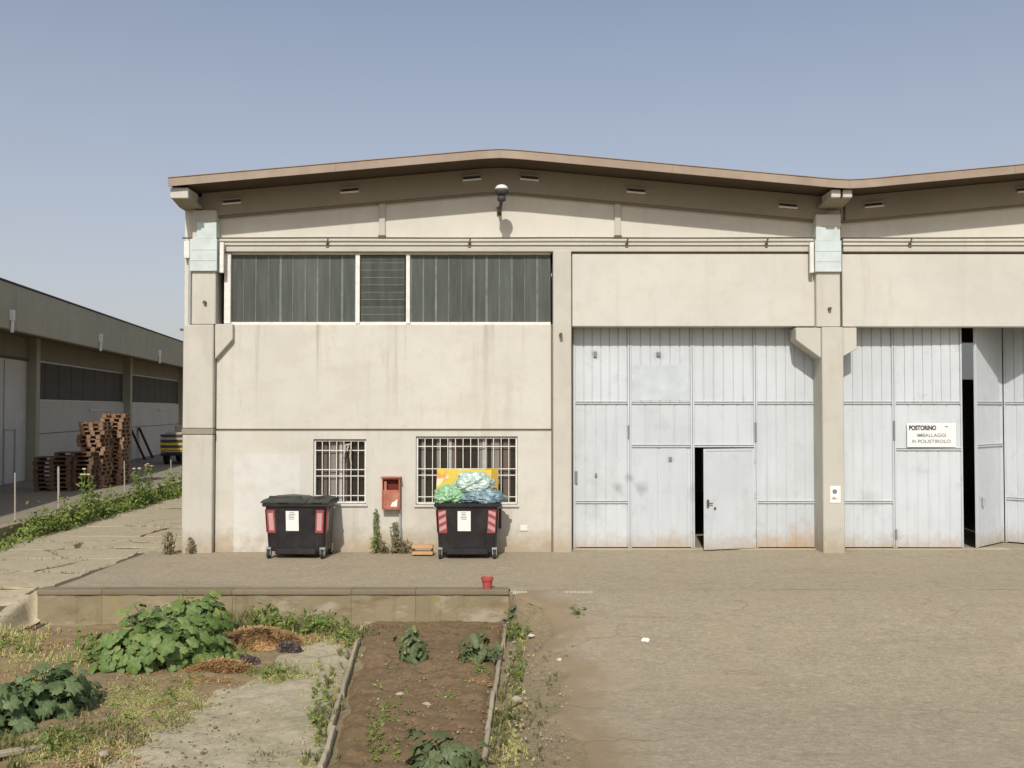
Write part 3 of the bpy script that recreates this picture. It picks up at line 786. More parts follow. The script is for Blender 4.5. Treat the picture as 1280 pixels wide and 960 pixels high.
# --- long ledges, gable panels
def X2(px): return PX(px, 20.9, 300)
for a, b in ((273, 1017), (1053.5, 1900)):
    MB().box(X2(a), X2(b), 20.88, 21.3, PZ(306.5,20.88), PZ(298.5,20.88)).build('ledge', M['gable'], wh, bevel=.01)
    MB().box(X2(a), X2(b), 20.90, 21.28, PZ(308,20.9)-.002, PZ(306.5,20.9)-.004).build('joint_or_shade_line', M['joint_or_shade_line'], wh)
    MB().box(X2(a), X2(b), 20.86, 21.3, PZ(314.5,20.86), PZ(308.3,20.86)).build('ledge', M['pillar'], wh, bevel=.01)
yq = 21.0
# roof geometry
XL, XR1, XV, XR2, XE = PX(210,YF,222), PX(625,YF,185), PX(1062,YF,225), 13.8, 20.9
ZE, ZR, ZV = PZ(222.5,YF), PZ(186,YF), PZ(226,YF)
roofline = [(XL,ZE),(XR1,ZR),(XV,ZV),(XR2,ZR),(XE,ZE)]
def rz(x):
    for (a, za), (b, zb_) in zip(roofline[:-1], roofline[1:]):
        if a <= x <= b: return za+(zb_-za)*(x-a)/(b-a)
    return ZE
def soft(x):
    """roof line with softened ridge and valley"""
    return (rz(x-.35)+rz(x)*2+rz(x+.35))/4 if XL+.4 < x < XE-.4 else rz(x)
# gable panels between strips
gx = [PX(232,yq,280), PX(478,yq,280), PX(772,yq,280), PX(1021,yq,280), PX(1051,yq,280), PX(1300,yq,280), PX(1600,yq,280), XE-.1]
for i, (a, b) in enumerate(zip(gx[:-1], gx[1:])):
    zb0 = PZ(298.3,yq); k = 8
    top = [(a+(b-a-.012)*j/k, soft(a+(b-a)*j/k)-.2) for j in range(k+1)]
    MB().prism([(a,zb0),(b-.012,zb0)]+top[::-1], 'y', yq, 21.25).build('gable_panel', M['gable'], wh)
for x in (478, 772, 1300):
    xx = PX(x,yq,280); MB().box(xx-.065, xx+.065, yq-.06, yq-.002, PZ(298,yq), soft(xx)-.3).build('mullion', M['pillar'], wh, bevel=.01)
    MB().box(xx-.08, xx+.08, yq-.09, yq-.002, PZ(299.5,yq)+.03, PZ(296,yq)+.02).build('bracket', M['rusty'], wh, bevel=.004)
# sloped edge beam under the soffit
def strip(f_top, f_bot, y0, y1, x0, x1, n_):
    m = MB(); vs_ = []
    for i in range(n_+1):
        x = x0+(x1-x0)*i/n_
        vs_ += [(x,y0,f_bot(x)),(x,y0,f_top(x)),(x,y1,f_top(x)),(x,y1,f_bot(x))]
    fs_ = [(4*i+q, 4*i+(q+1) % 4, 4*i+4+(q+1) % 4, 4*i+4+q) for i in range(n_) for q in range(4)]
    fs_ += [(0,1,2,3), (4*n_+3,4*n_+2,4*n_+1,4*n_)]
    return m.add(vs_, fs_)
strip(lambda x: soft(x)-.16, lambda x: soft(x)-.66, 20.86, 20.995, XL+.42, XV-.2, 40).build('edge_beam', M['beam'], wh)
strip(lambda x: soft(x)-.16, lambda x: soft(x)-.66, 20.86, 20.995, XV+.2, XE-.2, 40).build('edge_beam', M['beam'], wh)
strip(lambda x: soft(x)-.66, lambda x: soft(x)-.70, 20.9, 20.995, XL+.42, XE-.2, 70).build('joint_or_shade_line', M['joint_or_shade_line'], wh)  # dark strip painting the shadow line below the edge beam, no real joint here
# roof slab, soffit, fascia flashing
strip(lambda x: soft(x)-.02, lambda x: soft(x)-.11, YF+.02, 36.5, XL+.02, XE-.02, 70).build('roof', M['roof'], wh)
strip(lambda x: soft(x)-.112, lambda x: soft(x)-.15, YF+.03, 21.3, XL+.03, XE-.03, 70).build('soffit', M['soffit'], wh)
fcuts = [XL, PX(420,YF,200), XR1, PX(840,YF,205), XV, 10.2, XR2, 17.4, XE]
for a, b in zip(fcuts[:-1], fcuts[1:]):
    strip(lambda x: soft(x), lambda x: soft(x)-.17, YF-.012, YF+.018, a+.002, b-.002, 14).build('fascia_board', M['fascia'], wh)
    strip(lambda x: soft(x)+.012, lambda x: soft(x)+.001, YF-.03, YF+.25, a+.002, b-.002, 14).build('flashing', M['fascia'], wh)
# vents on the edge beam
vm = None
for px_, py_ in ((290,252),(437,238),(590,222.5),(662,222.5),(795,238.5),(985,257),(1092,256),(1282,237)):
    p = pix(px_, py_, 20.85)
    sl = (soft(p.x+.2)-soft(p.x-.2))/.4
    rot = Matrix.Rotation(-math.atan(sl), 4, 'Y')
    f = MB()
    for (dx, dz, w_, hh, dy, dd) in ((0,-.045,.40,.03,-.05,.06),):
        f.tbox(Matrix.Translation((p.x, 20.82, p.z)) @ rot @ Matrix.Translation((dx,0,dz)), w_, .075, hh)
    v_ = f.build('vent', M['white'], wh, bevel=.004)
    MB().tbox(Matrix.Translation((p.x, 20.853, p.z)) @ rot @ Matrix.Translation((0,0,.0)), .36, .012, .055).build('slot', M['dark'], v_)
    MB().tbox(Matrix.Translation((p.x, 20.83, p.z)) @ rot @ Matrix.Translation((0,0,.05)), .40, .05, .03).build('hood', M['beam'], v_, bevel=.004)
# gutter beam ends
def beam_end(x0, x1, y0, y1, blocks):
    for a, b in blocks:
        MB().box(PX(a,20.12,240), PX(b,20.12,240), 20.1, 20.75, PZ(y1,20.12), PZ(y0,20.12)).build('beam_end', M['wall2'], wh, bevel=.012)
    zA, zB = PZ(y1,20.12)-.003, PZ(y1+13,20.75)
    xa_, xb_ = PX(x0,20.12,240), PX(x1,20.12,240)
    m = MB(); m.prism([(20.16,zA),(20.98,zA),(20.98,zB),(20.62,zB)], 'x', xa_+.01, xb_-.01); m.build('haunch', M['beam'], wh, bevel=.01)
beam_end(213, 241, 234.5, 248, ((213,235.5),))
beam_end(1034, 1066, 237, 247, ((1039,1050.5),(1053.5,1065)))
MB().box(PX(1020,YP,260), PX(1051,YP,260), YP+.0, 21.2, PZ(284,YP)+.003, soft(XV)-.55).build('pillar_block', M['gable'], wh, bevel=.01)

# --- right column with corbels
cx0, cx1 = PX(1028.5,YP,560), PX(1055.5,YP,560)
MB().box(cx0, cx1, YP, 21.45, -.3, PZ(409,YP)).build('pillar_block', M['pillar'], wh, bevel=.018)
MB().box(PX(1021,YP,380), PX(1051,YP,380), YP+.02, 21.3, PZ(409,YP)+.004, PZ(284,YP)).build('pillar_block', M['pillar'], wh, bevel=.018)
yc = 20.80
for sgn, xs_ in ((-1, (995, 1030)), (1, (1053, 1071))):
    a, b = PX(xs_[0],yc,420), PX(xs_[1],yc,420)
    z0_, z1_, z2_ = PZ(409.5,yc), PZ(425 if sgn < 0 else 436,yc), PZ(448 if sgn < 0 else 446,yc)
    if sgn < 0: poly = [(a,z0_),(cx0-.002,z0_),(cx0-.002,z2_),(a,z1_)]
    else: poly = [(cx1+.002,z0_),(b,z0_),(b,z1_),(cx1+.002,z2_)]
    MB().prism(poly, 'y', yc, 21.3).build('corbel', M['pillar'], wh, bevel=.012)
for x, y in ((1037,386),(701,418),(256,378)):
    p = pix(x, y, 20.745); MB().tube((p.x,20.70,p.z),(p.x,20.85,p.z),.035,n=10).build('fixing_hole', M['rusty'], wh)

# --- lintel panels
MB().box(PX(715.5,YW), PX(1019,YW,360), YW, 21.2, PZ(408,YW), PZ(317,YW)).build('lintel_panel', M['wall2'], wh, bevel=.012)
MB().box(PX(1053,YW,360), PX(1500,YW,360), YW, 21.2, PZ(408.5,YW), PZ(317.5,YW)).build('lintel_panel', M['wall2'], wh, bevel=.012)
MB().box(PX(1502,YW,360), XE-.1, YW, 21.2, -.3, PZ(317.5,YW)).build('wall_panel', M['wall'], wh, bevel=.012)
for a, b in ((715.5,1019),(1053,1500)):
    MB().box(PX(a,21), PX(b,21), YW+.04, 21.2, PZ(317,YW)+.002, PZ(314.6,YW)-.002).build('joint_or_shade_line', M['joint_or_shade_line'], wh)

# --- gates
def ribsheet(w, H, pitch, depth, mat):
    """ribbed steel sheet, lower left corner at origin, facing -y"""
    k = max(1, int(round(w/pitch))); p = w/k
    prof = []
    for i in range(k):
        x = i*p
        prof += [(x, 0), (x+p*.86, 0), (x+p*.90, depth), (x+p*.96, depth)]
    prof.append((w, 0))
    n_ = len(prof)
    vs_ = [(x, y, 0) for x, y in prof]+[(x, y, H) for x, y in prof]+[(0,.03,0),(w,.03,0),(0,.03,H),(w,.03,H)]
    fs_ = [(i, i+1, n_+i+1, n_+i) for i in range(n_-1)]
    fs_ += [(2*n_, 2*n_+2, 2*n_+3, 2*n_+1), (0, n_, 2*n_+2, 2*n_), (n_-1, 2*n_+1, 2*n_+3, 2*n_-1)]
    fs_ += [tuple(range(n_-1,-1,-1))+(2*n_, 2*n_+1), tuple(range(n_, 2*n_))+(2*n_+3, 2*n_+2)]
    return MB().add(vs_, fs_)
ZT = PZ(407, YG)+.05
def gate_leaf(gate, o, ang, w, cells, stile=.045):
    """one folding leaf: o = lower hinge corner (x,y), ang = turn about z, cells = (z0,z1,pitch,material)"""
    c, s = math.cos(ang), math.sin(ang)
    def place(m): m.v = [(o[0]+p[0]*c-p[1]*s, o[1]+p[0]*s+p[1]*c, p[2]) for p in m.v]; return m
    for z0, z1, pitch, mat in cells:
        m = ribsheet(w-2*stile, z1-z0-.012, pitch, .022 if z1 > ZT-.1 else .010, mat); m.v = [(p[0]+stile, p[1], p[2]+z0+.006) for p in m.v]
        place(m).build('gate_panel', mat, gate)
        if z0 > .1:
            m = MB().box(stile-.01, w-stile+.01, -.028, .012, z0-.028, z0+.003)
            place(m).build('rail', M['rail'], gate, bevel=.003)
            m = MB().box(stile-.01, w-stile+.01, -.022, .012, z0+.02, z0+.038)
            place(m).build('rail', M['gate'], gate, bevel=.003)
    for a in (0.004, w-stile+.003):
        m = MB().box(a, a+stile-.007, -.012, .045, .03, ZT)
        place(m).build('stile', M['gate'], gate, bevel=.004)
z1, z2, z3 = PZ(503.5,YG), PZ(557.5,YG), PZ(627.5,YG)
gx_ = [PX(717,YG), PX(787,YG), PX(865.5,YG), PX(944.5,YG), PX(1021,YG)]
m = MB(); m.box(gx_[0]-.05, gx_[-1]+.1, YG-.03, YG+.08, ZT+.002, ZT+.1)
gate = m.build('folding_gate', M['rail'], wh)
gate['label'] = 'closed white ribbed steel gate with a wicket door ajar'
gb = .045
gate_leaf(gate, (gx_[0],YG), 0, gx_[1]-gx_[0], ((gb,z3,.22,M['gate']),(z3,z1,.21,M['gate']),(z1,ZT,.2,M['gate'])))
gate_leaf(gate, (gx_[1],YG), 0, gx_[2]-gx_[1], ((gb,z2,.6,M['gate']),(z2,z1,.3,M['gate']),(z1,ZT,.2,M['gate'])))
gate_leaf(gate, (gx_[3],YG), 0, gx_[4]-gx_[3], ((gb,z3,.22,M['gate']),(z3,z1,.21,M['gate']),(z1,ZT,.2,M['gate'])))
w3 = gx_[3]-gx_[2]
gate_leaf(gate, (gx_[2],YG), 0, w3, ((z2,z1,.3,M['gate']),(z1,ZT,.2,M['gate'])))
MB().box(PX(790,YG), PX(861,YG), YG-.006, YG+.004, z1+.05, PZ(456,YG)).build('patch', M['gatepatch'], gate)
# wicket door, hinged on its right stile, ajar outwards
dw = PX(943,YG)-PX(872,YG)-.03; hx = PX(942,YG); zd = z2-.05
da = R(16)
c_, s_ = math.cos(da), math.sin(da)
def dplace(m): m.v = [(hx-p[0]*c_, YG-.01-p[0]*s_+p[1], p[2]) for p in m.v]; return m
dplace(MB().box(0, dw, 0, .04, .035, zd)).build('wicket_door', M['gate'], gate, bevel=.006)
for a, b, c0, c1 in ((0,.05,.035,zd),(dw-.05,dw,.035,zd),(.05,dw-.05,zd-.05,zd),(.05,dw-.05,.035,.10)):
    dplace(MB().box(a, b, -.012, .001, c0, c1)).build('door_frame', M['gate'], gate, bevel=.003)
hz_ = PZ(627,YG)
dplace(MB().box(dw-.12, dw-.07, -.03, -.001, hz_-.09, hz_+.07).tube((dw-.09,-.05,hz_),(dw-.2,-.055,hz_-.01),.012)).build('handle', M['rusty'], gate)
dplace(MB().tube((dw-.26,-.014,hz_-.12),(dw-.26,.0,hz_-.12),.03,n=10)).build('lock', M['rusty'], gate)
for zz in (.3, 1.1, 1.85):
    dplace(MB().tube((-.01,-.012,zz),(-.01,-.012,zz+.12),.017,n=8)).build('hinge', M['rail'], gate)
for x, y, w_, hh in ((744,443,.07,.13),(823,443,.08,.10),(838,574,.06,.09),(745,594,.05,.08),(720,597,.06,.28),(944.5,540,.045,.42),(785.5,540,.03,.30)):
    p = pix(x, y, YG-.02); MB().box(p.x-w_/2, p.x+w_/2, YG-.035, YG-.002, p.z-hh/2, p.z+hh/2).build('latch', M['latchgrey'], gate, bevel=.008)

# second gate: two closed leaves, a gap, then two leaves folded inwards
g0, g1, g2 = PX(1052,YG), PX(1117.5,YG), PX(1203,YG,600)
m = MB(); m.box(g0, PX(1500,YG), YG-.03, YG+.08, ZT+.002, ZT+.1)
gate2 = m.build('folding_gate', M['rail'], wh)
gate2['label'] = 'white ribbed steel gate standing open with leaves folded inwards'
gate_leaf(gate2, (g0,YG), 0, g1-g0, ((gb,z3,.22,M['gate']),(z3,z1,.21,M['gate']),(z1,ZT,.2,M['gate'])))
zs_ = PZ(561.5,YG)
gate_leaf(gate2, (g1,YG), R(-1.5), g2-g1, ((gb,zs_,.24,M['gate']),(zs_,z1,.3,M['gate']),(z1,ZT,.2,M['gate'])))
fx, fy = PX(1220,YG-.05), YG-.05
hx2, hy2 = PX(1253,22.3), 22.3
la_ = math.atan2(hy2-fy, hx2-fx); lw = math.hypot(hx2-fx, hy2-fy)
gate_leaf(gate2, (fx,fy), la_, lw, ((gb,z2,.9,M['gate']),(z2,z1,.9,M['gate']),(z1,ZT,.9,M['gate'])))
ex, ey = hx2+.02+(hx2-fx)*1.0, fy
gate_leaf(gate2, (hx2+.03,hy2), math.atan2(ey-hy2, ex-hx2-.03), lw, ((gb,z3,.22,M['gate']),(z3,z1,.21,M['gate']),(z1,ZT,.2,M['gate'])))
p2 = (hx2+.03+lw*math.cos(math.atan2(ey-hy2, ex-hx2-.03)), hy2+lw*math.sin(math.atan2(ey-hy2, ex-hx2-.03)))
gate_leaf(gate2, (p2[0]+.01,YG), 0, 1.35, ((gb,z3,.22,M['gate']),(z3,z1,.21,M['gate']),(z1,ZT,.2,M['gate'])))
gate_leaf(gate2, (p2[0]+1.37,YG), 0, PX(1500,YG)-p2[0]-1.37, ((gb,z3,.22,M['gate']),(z3,z1,.21,M['gate']),(z1,ZT,.2,M['gate'])))
p = pix(1228, 626, 21.5)
MB().box(p.x-.03, p.x+.03, 21.42, 21.56, p.z-.1, p.z+.08).build('handle', M['greymetal'], gate2, bevel=.006)
for x, y, hh in ((1117.5,538,.42),(1120,668,.22)):
    p = pix(x, y, YG-.02); MB().box(p.x-.022, p.x+.022, YG-.035, YG-.002, p.z-hh/2, p.z+hh/2).build('latch', M['latchgrey'], gate2, bevel=.006)
# thresholds
for a, b in ((716,1020),(1056,1260)):
    MB().box(PX(a,21.3), PX(b,21.3), 21.27, 21.55, -.05, .026).build('threshold', M['kerb'], wh, bevel=.01)

# --- shell: sides, back wall with a window, floor
MB().box(xa+.01, xa+.25, 21.31, 36, -.3, ZE-.14).build('side_wall', M['wall2'], wh)
MB().box(XE-.4, XE-.16, 21.26, 36, -.3, ZE-.14).build('side_wall', M['wall2'], wh)
bp = pix(1208, 452, 36)
panel_holes('back_wall', [xa+.01, bp.x-2.2, bp.x+1.0, XE-.16], [-.3, bp.z-.65, bp.z+.7, 7.52], {(1,1)}, 36.01, 36.25, M['wall2'], wh)
MB().box(bp.x-2.2, bp.x+1.0, 36.1, 36.12, bp.z-.65, bp.z+.7).build('back_window', M['pane'], wh)
MB().box(xa+.26, XE-.41, 21.62, 36, -.05, .02).build('floor', M['yard2'], wh)
MB().box(PX(716,21.3), PX(716,21.3)+.15, 21.41, 36, -.02, 7.4).build('partition', M['wall2'], wh)

# ================================================================== things fixed to the warehouse
# conduit with its brackets
yk = 20.80; zk = PZ(297.4, yk)
cd = empty('conduit', (PX(640,yk), yk, zk)); tag(cd, 'thin dark pipe running along the warehouse front above the windows and gates', 'pipe')
cv = [PX(228,yk,297) + i*.5 for i in range(42)]
MB().path([(x, yk, zk+.004*math.sin(x*1.3)) for x in cv], .016, 6).build('pipe', M['rusty'], cd)
for x in (410, 588, 785, 960, 1140, 1320):
    xx = PX(x,yk,300)
    m = MB(); m.path([(xx,yk,zk-.005),(xx-.02,yk+.03,zk-.10),(xx-.02,yk+.09,zk-.16)], .016, 6); m.box(xx-.05, xx+.01, yk+.055, yk+.075, zk-.2, zk-.1)
    m.build('bracket', M['rusty'], cd)
# wall lamp
pl = pix(624, 264, 20.99)
hp = pix(627, 240, 20.28)
lampo = empty('wall_lamp', (pl.x, 20.99, pl.z)); tag(lampo, 'round floodlight on a dark bent bracket under the roof ridge', 'lamp')
MB().box(pl.x-.05, pl.x+.05, 20.96, 20.998, pl.z-.09, pl.z+.09).build('wall_plate', M['rusty'], lampo, bevel=.005)
MB().path([(pl.x,20.97,pl.z),(pl.x+.01,20.8,pl.z-.02),(pl.x+.03,20.5,hp.z-.28),(hp.x,20.34,hp.z-.14)], .035, 8).build('arm', M['rusty'], lampo)
MB().lathe([(.05,-.20),(.085,-.18),(.09,-.10),(.06,-.08)], hp, 16).build('socket', M['inkb'], lampo, smooth=True)
MB().lathe([(.03,-.085),(.11,-.06),(.142,0),(.138,.05)], hp, 20).build('bowl', M['inkb'], lampo, smooth=True)
MB().lathe([(.142,.048),(.130,.09),(.095,.13),(.04,.15),(.005,.155)], hp, 20).build('cap', M['white'], lampo, smooth=True)

# sign on the second gate
def text_mesh(body, size, mat, name, parent, loc, bold=0., width=None):
    cu = bpy.data.curves.new('text', 'FONT'); cu.body = body; cu.size = size; cu.extrude = .001; cu.align_x = 'LEFT'; cu.offset = bold
    ob = bpy.data.objects.new('text', cu); COL.objects.link(ob)
    bpy.context.view_layer.update()
    dg = bpy.context.evaluated_depsgraph_get()
    me = bpy.data.meshes.new_from_object(ob.evaluated_get(dg))
    bpy.data.objects.remove(ob); bpy.data.curves.remove(cu)
    mx = max(v.co.x for v in me.vertices); mn = min(v.co.x for v in me.vertices)
    k = (width/(mx-mn)) if width else 1
    for v in me.vertices: v.co = Vector(((v.co.x-mn)*k, -v.co.z, v.co.y))
    me.materials.clear(); me.materials.append(mat)
    return link(name, me, parent, loc)
ysn = YG-.075
sx0, sx1, sz0, sz1 = PX(1134,ysn,545), PX(1195,ysn,545), PZ(559,ysn), PZ(529,ysn)
sg = MB().box(sx0, sx1, ysn, ysn+.015, sz0, sz1).build('company_sign', M['paper'], None, bevel=.003)
tag(sg, 'white company sign with three lines of dark lettering on the gate leaf', 'sign')
for body, xpx, ypx, wpx, size, bold, mt in (('POSTORINO',1136,537.5,34,.135,.007,'inkb'),('IMBALLAGGI',1146,546.2,36,.105,.002,'ink'),('IN',1140,553.8,4.5,.105,.002,'ink'),('POLISTIROLO',1147,553.8,41,.105,.002,'ink')):
    text_mesh(body, size, M[mt], 'lettering', sg, (PX(xpx,ysn), ysn-.0015, PZ(ypx,ysn)), bold, wpx/F*ysn)
m = MB().box(PX(1181,ysn), PX(1185,ysn), ysn-.002, ysn-.0005, PZ(534,ysn), PZ(532.6,ysn)); m.build('lettering', M['ink'], sg)
# notice on the column
yn = YP-.012
nt = MB().box(PX(1037,yn), PX(1050,yn), yn, yn+.01, PZ(628.5,yn), PZ(607.5,yn)).build('notice', M['paper'], None, bevel=.002)
tag(nt, 'small white notice fixed to the concrete column between the gates', 'notice')
m = MB(); c0 = pix(1043.5, 614.5, yn-.003)
m.add([(c0.x+.05*math.cos(a*math.pi/6), c0.y, c0.z+.05*math.sin(a*math.pi/6)) for a in range(12)], [tuple(range(12))]); m.build('symbol', M['ink'], nt)
c0 = pix(1043.5, 623, yn-.003)
m = MB(); m.add([(c0.x-.07,c0.y,c0.z-.02),(c0.x+.07,c0.y,c0.z-.02),(c0.x-.03,c0.y,c0.z+.04)], [(0,1,2)]); m.build('symbol', M['stone'], nt)

# hydrant cabinet
ybx = YW-.20
bx0, bx1, bz0, bz1 = PX(477.5,ybx), PX(500,ybx), PZ(637,ybx), PZ(598,ybx)
hb = empty('hydrant_cabinet', ((bx0+bx1)/2, YW-.1, bz0)); tag(hb, 'faded red hose cabinet on the wall between the two grilled windows', 'cabinet')
m = MB(); m.box(bx0, bx0+.025, ybx, YW-.003, bz0, bz1); m.box(bx1-.025, bx1, ybx, YW-.003, bz0, bz1)
m.box(bx0+.026, bx1-.026, ybx, YW-.003, bz0, bz0+.025); m.box(bx0+.026, bx1-.026, ybx, YW-.003, bz1-.025, bz1)
m.box(bx0+.026, bx1-.026, YW-.02, YW-.004, bz0+.026, bz1-.026); m.build('case', M['hydrant'], hb, bevel=.004)
MB().box(bx0-.02, bx1+.02, ybx-.03, YW-.003, bz1+.002, bz1+.03).build('hood', M['hydrant'], hb, bevel=.004)
zz = bz1-.24
m = MB(); m.box(bx0+.027, bx1-.027, ybx+.02, ybx+.03, bz0+.027, zz); m.build('door', M['hydrant'], hb, bevel=.003)
m = MB(); m.box(bx0+.05, bx0+.10, ybx+.008, ybx+.02, zz-.3, bz1-.06); m.build('door_edge', M['hydrant'], hb, bevel=.003)
MB().box(bx0+.027, bx1-.027, ybx+.12, ybx+.13, zz+.002, bz1-.027).build('hose_recess', M['hydrantin'], hb)
m = MB(); a0 = bx1-.19
m.add([(a0,ybx+.014,bz0+.06),(a0+.13,ybx+.014,bz0+.06),(a0+.14,ybx+.014,bz0+.22),(a0+.07,ybx+.014,bz0+.16),(a0+.03,ybx+.014,bz0+.15)], [(0,1,2,3,4)])
m.build('torn_label', M['paper'], hb)
m = MB(); m.path([(bx1-.01,YW-.06,bz0),(bx1-.01,YW-.06,.04)], .022, 8); m.build('pipe', M['greymetal'], hb)
# small bin-height electrical plate near the right end of that wall
p = pix(655, 660, YW-.005); tag(MB().box(p.x-.08, p.x+.08, YW-.02, YW-.002, p.z-.06, p.z+.06).build('wall_plate', M['white'], None, bevel=.006), 'small pale cover plate low on the wall right of the overfilled bin', 'plate')

# ================================================================== wheeled bins
def bin_body(name, label, loc, rot, open_lid):
    b = empty(name, (0,0,0)); tag(b, label, 'bin', 'wheeled refuse bins against the wall')
    W0, W1, D0, D1, z0, z1 = .575, .625, .35, .42, .145, 1.10
    m = MB(); n_ = 6
    # shell with inset front
    def ring(t): return (W0+(W1-W0)*t, D0+(D1-D0)*t, z0+(z1-z0)*t)
    lv = [0, .06, .5, .93, 1.0]
    vs_ = []
    for t_ in lv:
        w, d, z = ring(t_); r = .07
        for cxn, cyn, a0 in ((1,-1,-90),(1,1,0),(-1,1,90),(-1,-1,180)):
            for k in range(3):
                a = R(a0+45*k); vs_.append((cxn*(w-r)+r*math.cos(a), cyn*(d-r)+r*math.sin(a), z))
    q = 12
    fs_ = [(i*q+j, i*q+(j+1) % q, (i+1)*q+(j+1) % q, (i+1)*q+j) for i in range(len(lv)-1) for j in range(q)]
    fs_ += [tuple(range(q-1,-1,-1))]
    # inner wall and floor
    w, d, z = ring(1.0); base = len(vs_)
    for zz, k_ in ((z1,.93),(z0+.1,.86)):
        for j in range(q):
            p = vs_[(len(lv)-1)*q+j]; vs_.append((p[0]*k_, p[1]*k_, zz))
    fs_ += [((len(lv)-1)*q+j, (len(lv)-1)*q+(j+1) % q, base+(j+1) % q, base+j) for j in range(q)]
    fs_ += [(base+j, base+(j+1) % q, base+q+(j+1) % q, base+q+j) for j in range(q)] + [tuple(base+q+j for j in range(q))]
    m.add(vs_, fs_); m.build('body', M['black'], b, smooth=False)
    # rim
    m = MB()
    m.box(-W1-.035, W1+.035, -D1-.045, -D1+.02, z1-.05, z1+.02); m.box(-W1-.035, W1+.035, D1-.02, D1+.045, z1-.05, z1+.02)
    m.box(-W1-.035, -W1+.02, -D1+.021, D1-.021, z1-.05, z1+.02); m.box(W1-.02, W1+.035, -D1+.021, D1-.021, z1-.05, z1+.02)
    m.build('rim', M['black'], b, bevel=.012, seg=2)
    # front ribs and lower step
    for xx in (-.36, .36):
        MB().prism([(-D0-.015,z0+.1),(-D0+.02,z0+.1),(-D1+.03,z1-.08),(-D1-.012,z1-.08)], 'x', xx-.015, xx+.015).build('rib', M['black'], b)
    MB().box(-W0+.16, W0-.16, -D0-.03, -D0+.04, z0-.05, z0+.05).build('foot_bar', M['black'], b, bevel=.01)
    # trunnions
    for sx in (-1, 1):
        MB().tube((sx*(W1-.06),0,z1-.10),(sx*(W1+.085),0,z1-.10),.022,n=10).build('trunnion', M['steel'], b)
        # reflective corner plates: front and side
        for side in (0, 1):
            pl_ = MB(); H = .46; za = z0+.38
            def tilt(z): return (z-z0)/(z1-z0)
            def P(u, z, off):
                t_ = tilt(z); w = W0+(W1-W0)*t_; d = D0+(D1-D0)*t_
                return (sx*(w-.035-u), -d-off, z) if side == 0 else (sx*(w+off), -d+.05+u, z)
            ww = .16 if side == 0 else .22
            pl_.add([P(0,za,.004),P(ww,za,.004),P(ww,za+H,.004),P(0,za+H,.004),P(0,za,.012),P(ww,za,.012),P(ww,za+H,.012),P(0,za+H,.012)],
                    [(0,3,2,1),(4,5,6,7),(0,1,5,4),(1,2,6,5),(2,3,7,6),(3,0,4,7)])
            rp = pl_.build('reflector_plate', M['reflred'], b)
            if not open_lid:
                st = MB(); st.add([P(.035,za+.05,.014),P(ww-.03,za+.05,.014),P(ww-.03,za+H-.06,.014),P(.035,za+H-.06,.014)], [(0,1,2,3)]); st.build('stripe', M['reflwhite'], rp)
                continue
            for k in range(3):
                s0 = za+.03+k*.15
                st = MB(); st.add([P(0.01,s0,.014),P(ww-.01,s0+.07,.014),P(ww-.01,min(za+H-.005,s0+.15),.014),P(.01,s0+.08,.014)], [(0,1,2,3)])
                st.build('stripe', M['reflwhite'], rp)
    # label
    lb_ = MB(); zl = z0+.42
    def Q(x, z, off):
        t_ = (z-z0)/(z1-z0); return (x, -(D0+(D1-D0)*t_)-off, z)
    lx = -.06
    lb_.add([Q(lx-.13,zl,.006),Q(lx+.13,zl,.006),Q(lx+.13,zl+.40,.006),Q(lx-.13,zl+.40,.006),Q(lx-.13,zl,.010),Q(lx+.13,zl,.010),Q(lx+.13,zl+.40,.010),Q(lx-.13,zl+.40,.010)],
            [(0,3,2,1),(4,5,6,7),(0,1,5,4),(1,2,6,5),(2,3,7,6),(3,0,4,7)])
    lo = lb_.build('label_sheet', M['paper'], b)
    r3 = random.Random(5 if open_lid else 6)
    for k in range(5):
        zz = zl+.36-k*.032; a0 = lx-.08+r3.uniform(0,.03); a1 = lx+.08-r3.uniform(0,.05)
        st = MB(); st.add([Q(a0,zz,.0115),Q(a1,zz,.0115),Q(a1,zz+.012,.0115),Q(a0,zz+.012,.0115)], [(0,1,2,3)]); st.build('print', M['ink'], lo)
    # castors
    for sx in (-1, 1):
        for sy in (-1, 1):
            x, y = sx*(W0-.03), sy*(D0-.035)-(.03 if sy < 0 else 0)
            fk = MB(); fk.box(x-.045, x-.035, y-.05, y+.05, .09, .22); fk.box(x+.035, x+.045, y-.05, y+.05, .09, .22); fk.box(x-.05, x+.05, y-.06, y+.06, .20, .235)
            fo = fk.build('castor', M['steel'], b)
            MB().lathe([(.06,-.028),(.098,-.026),(.102,0),(.098,.026),(.06,.028)], (x,y,.102), 18, 'x').build('wheel', M['wheel'], fo, smooth=True)
            MB().lathe([(.02,-.034),(.055,-.031),(.055,.031),(.02,.034)], (x,y,.102), 14, 'x').build('hub', M['steel'], fo)
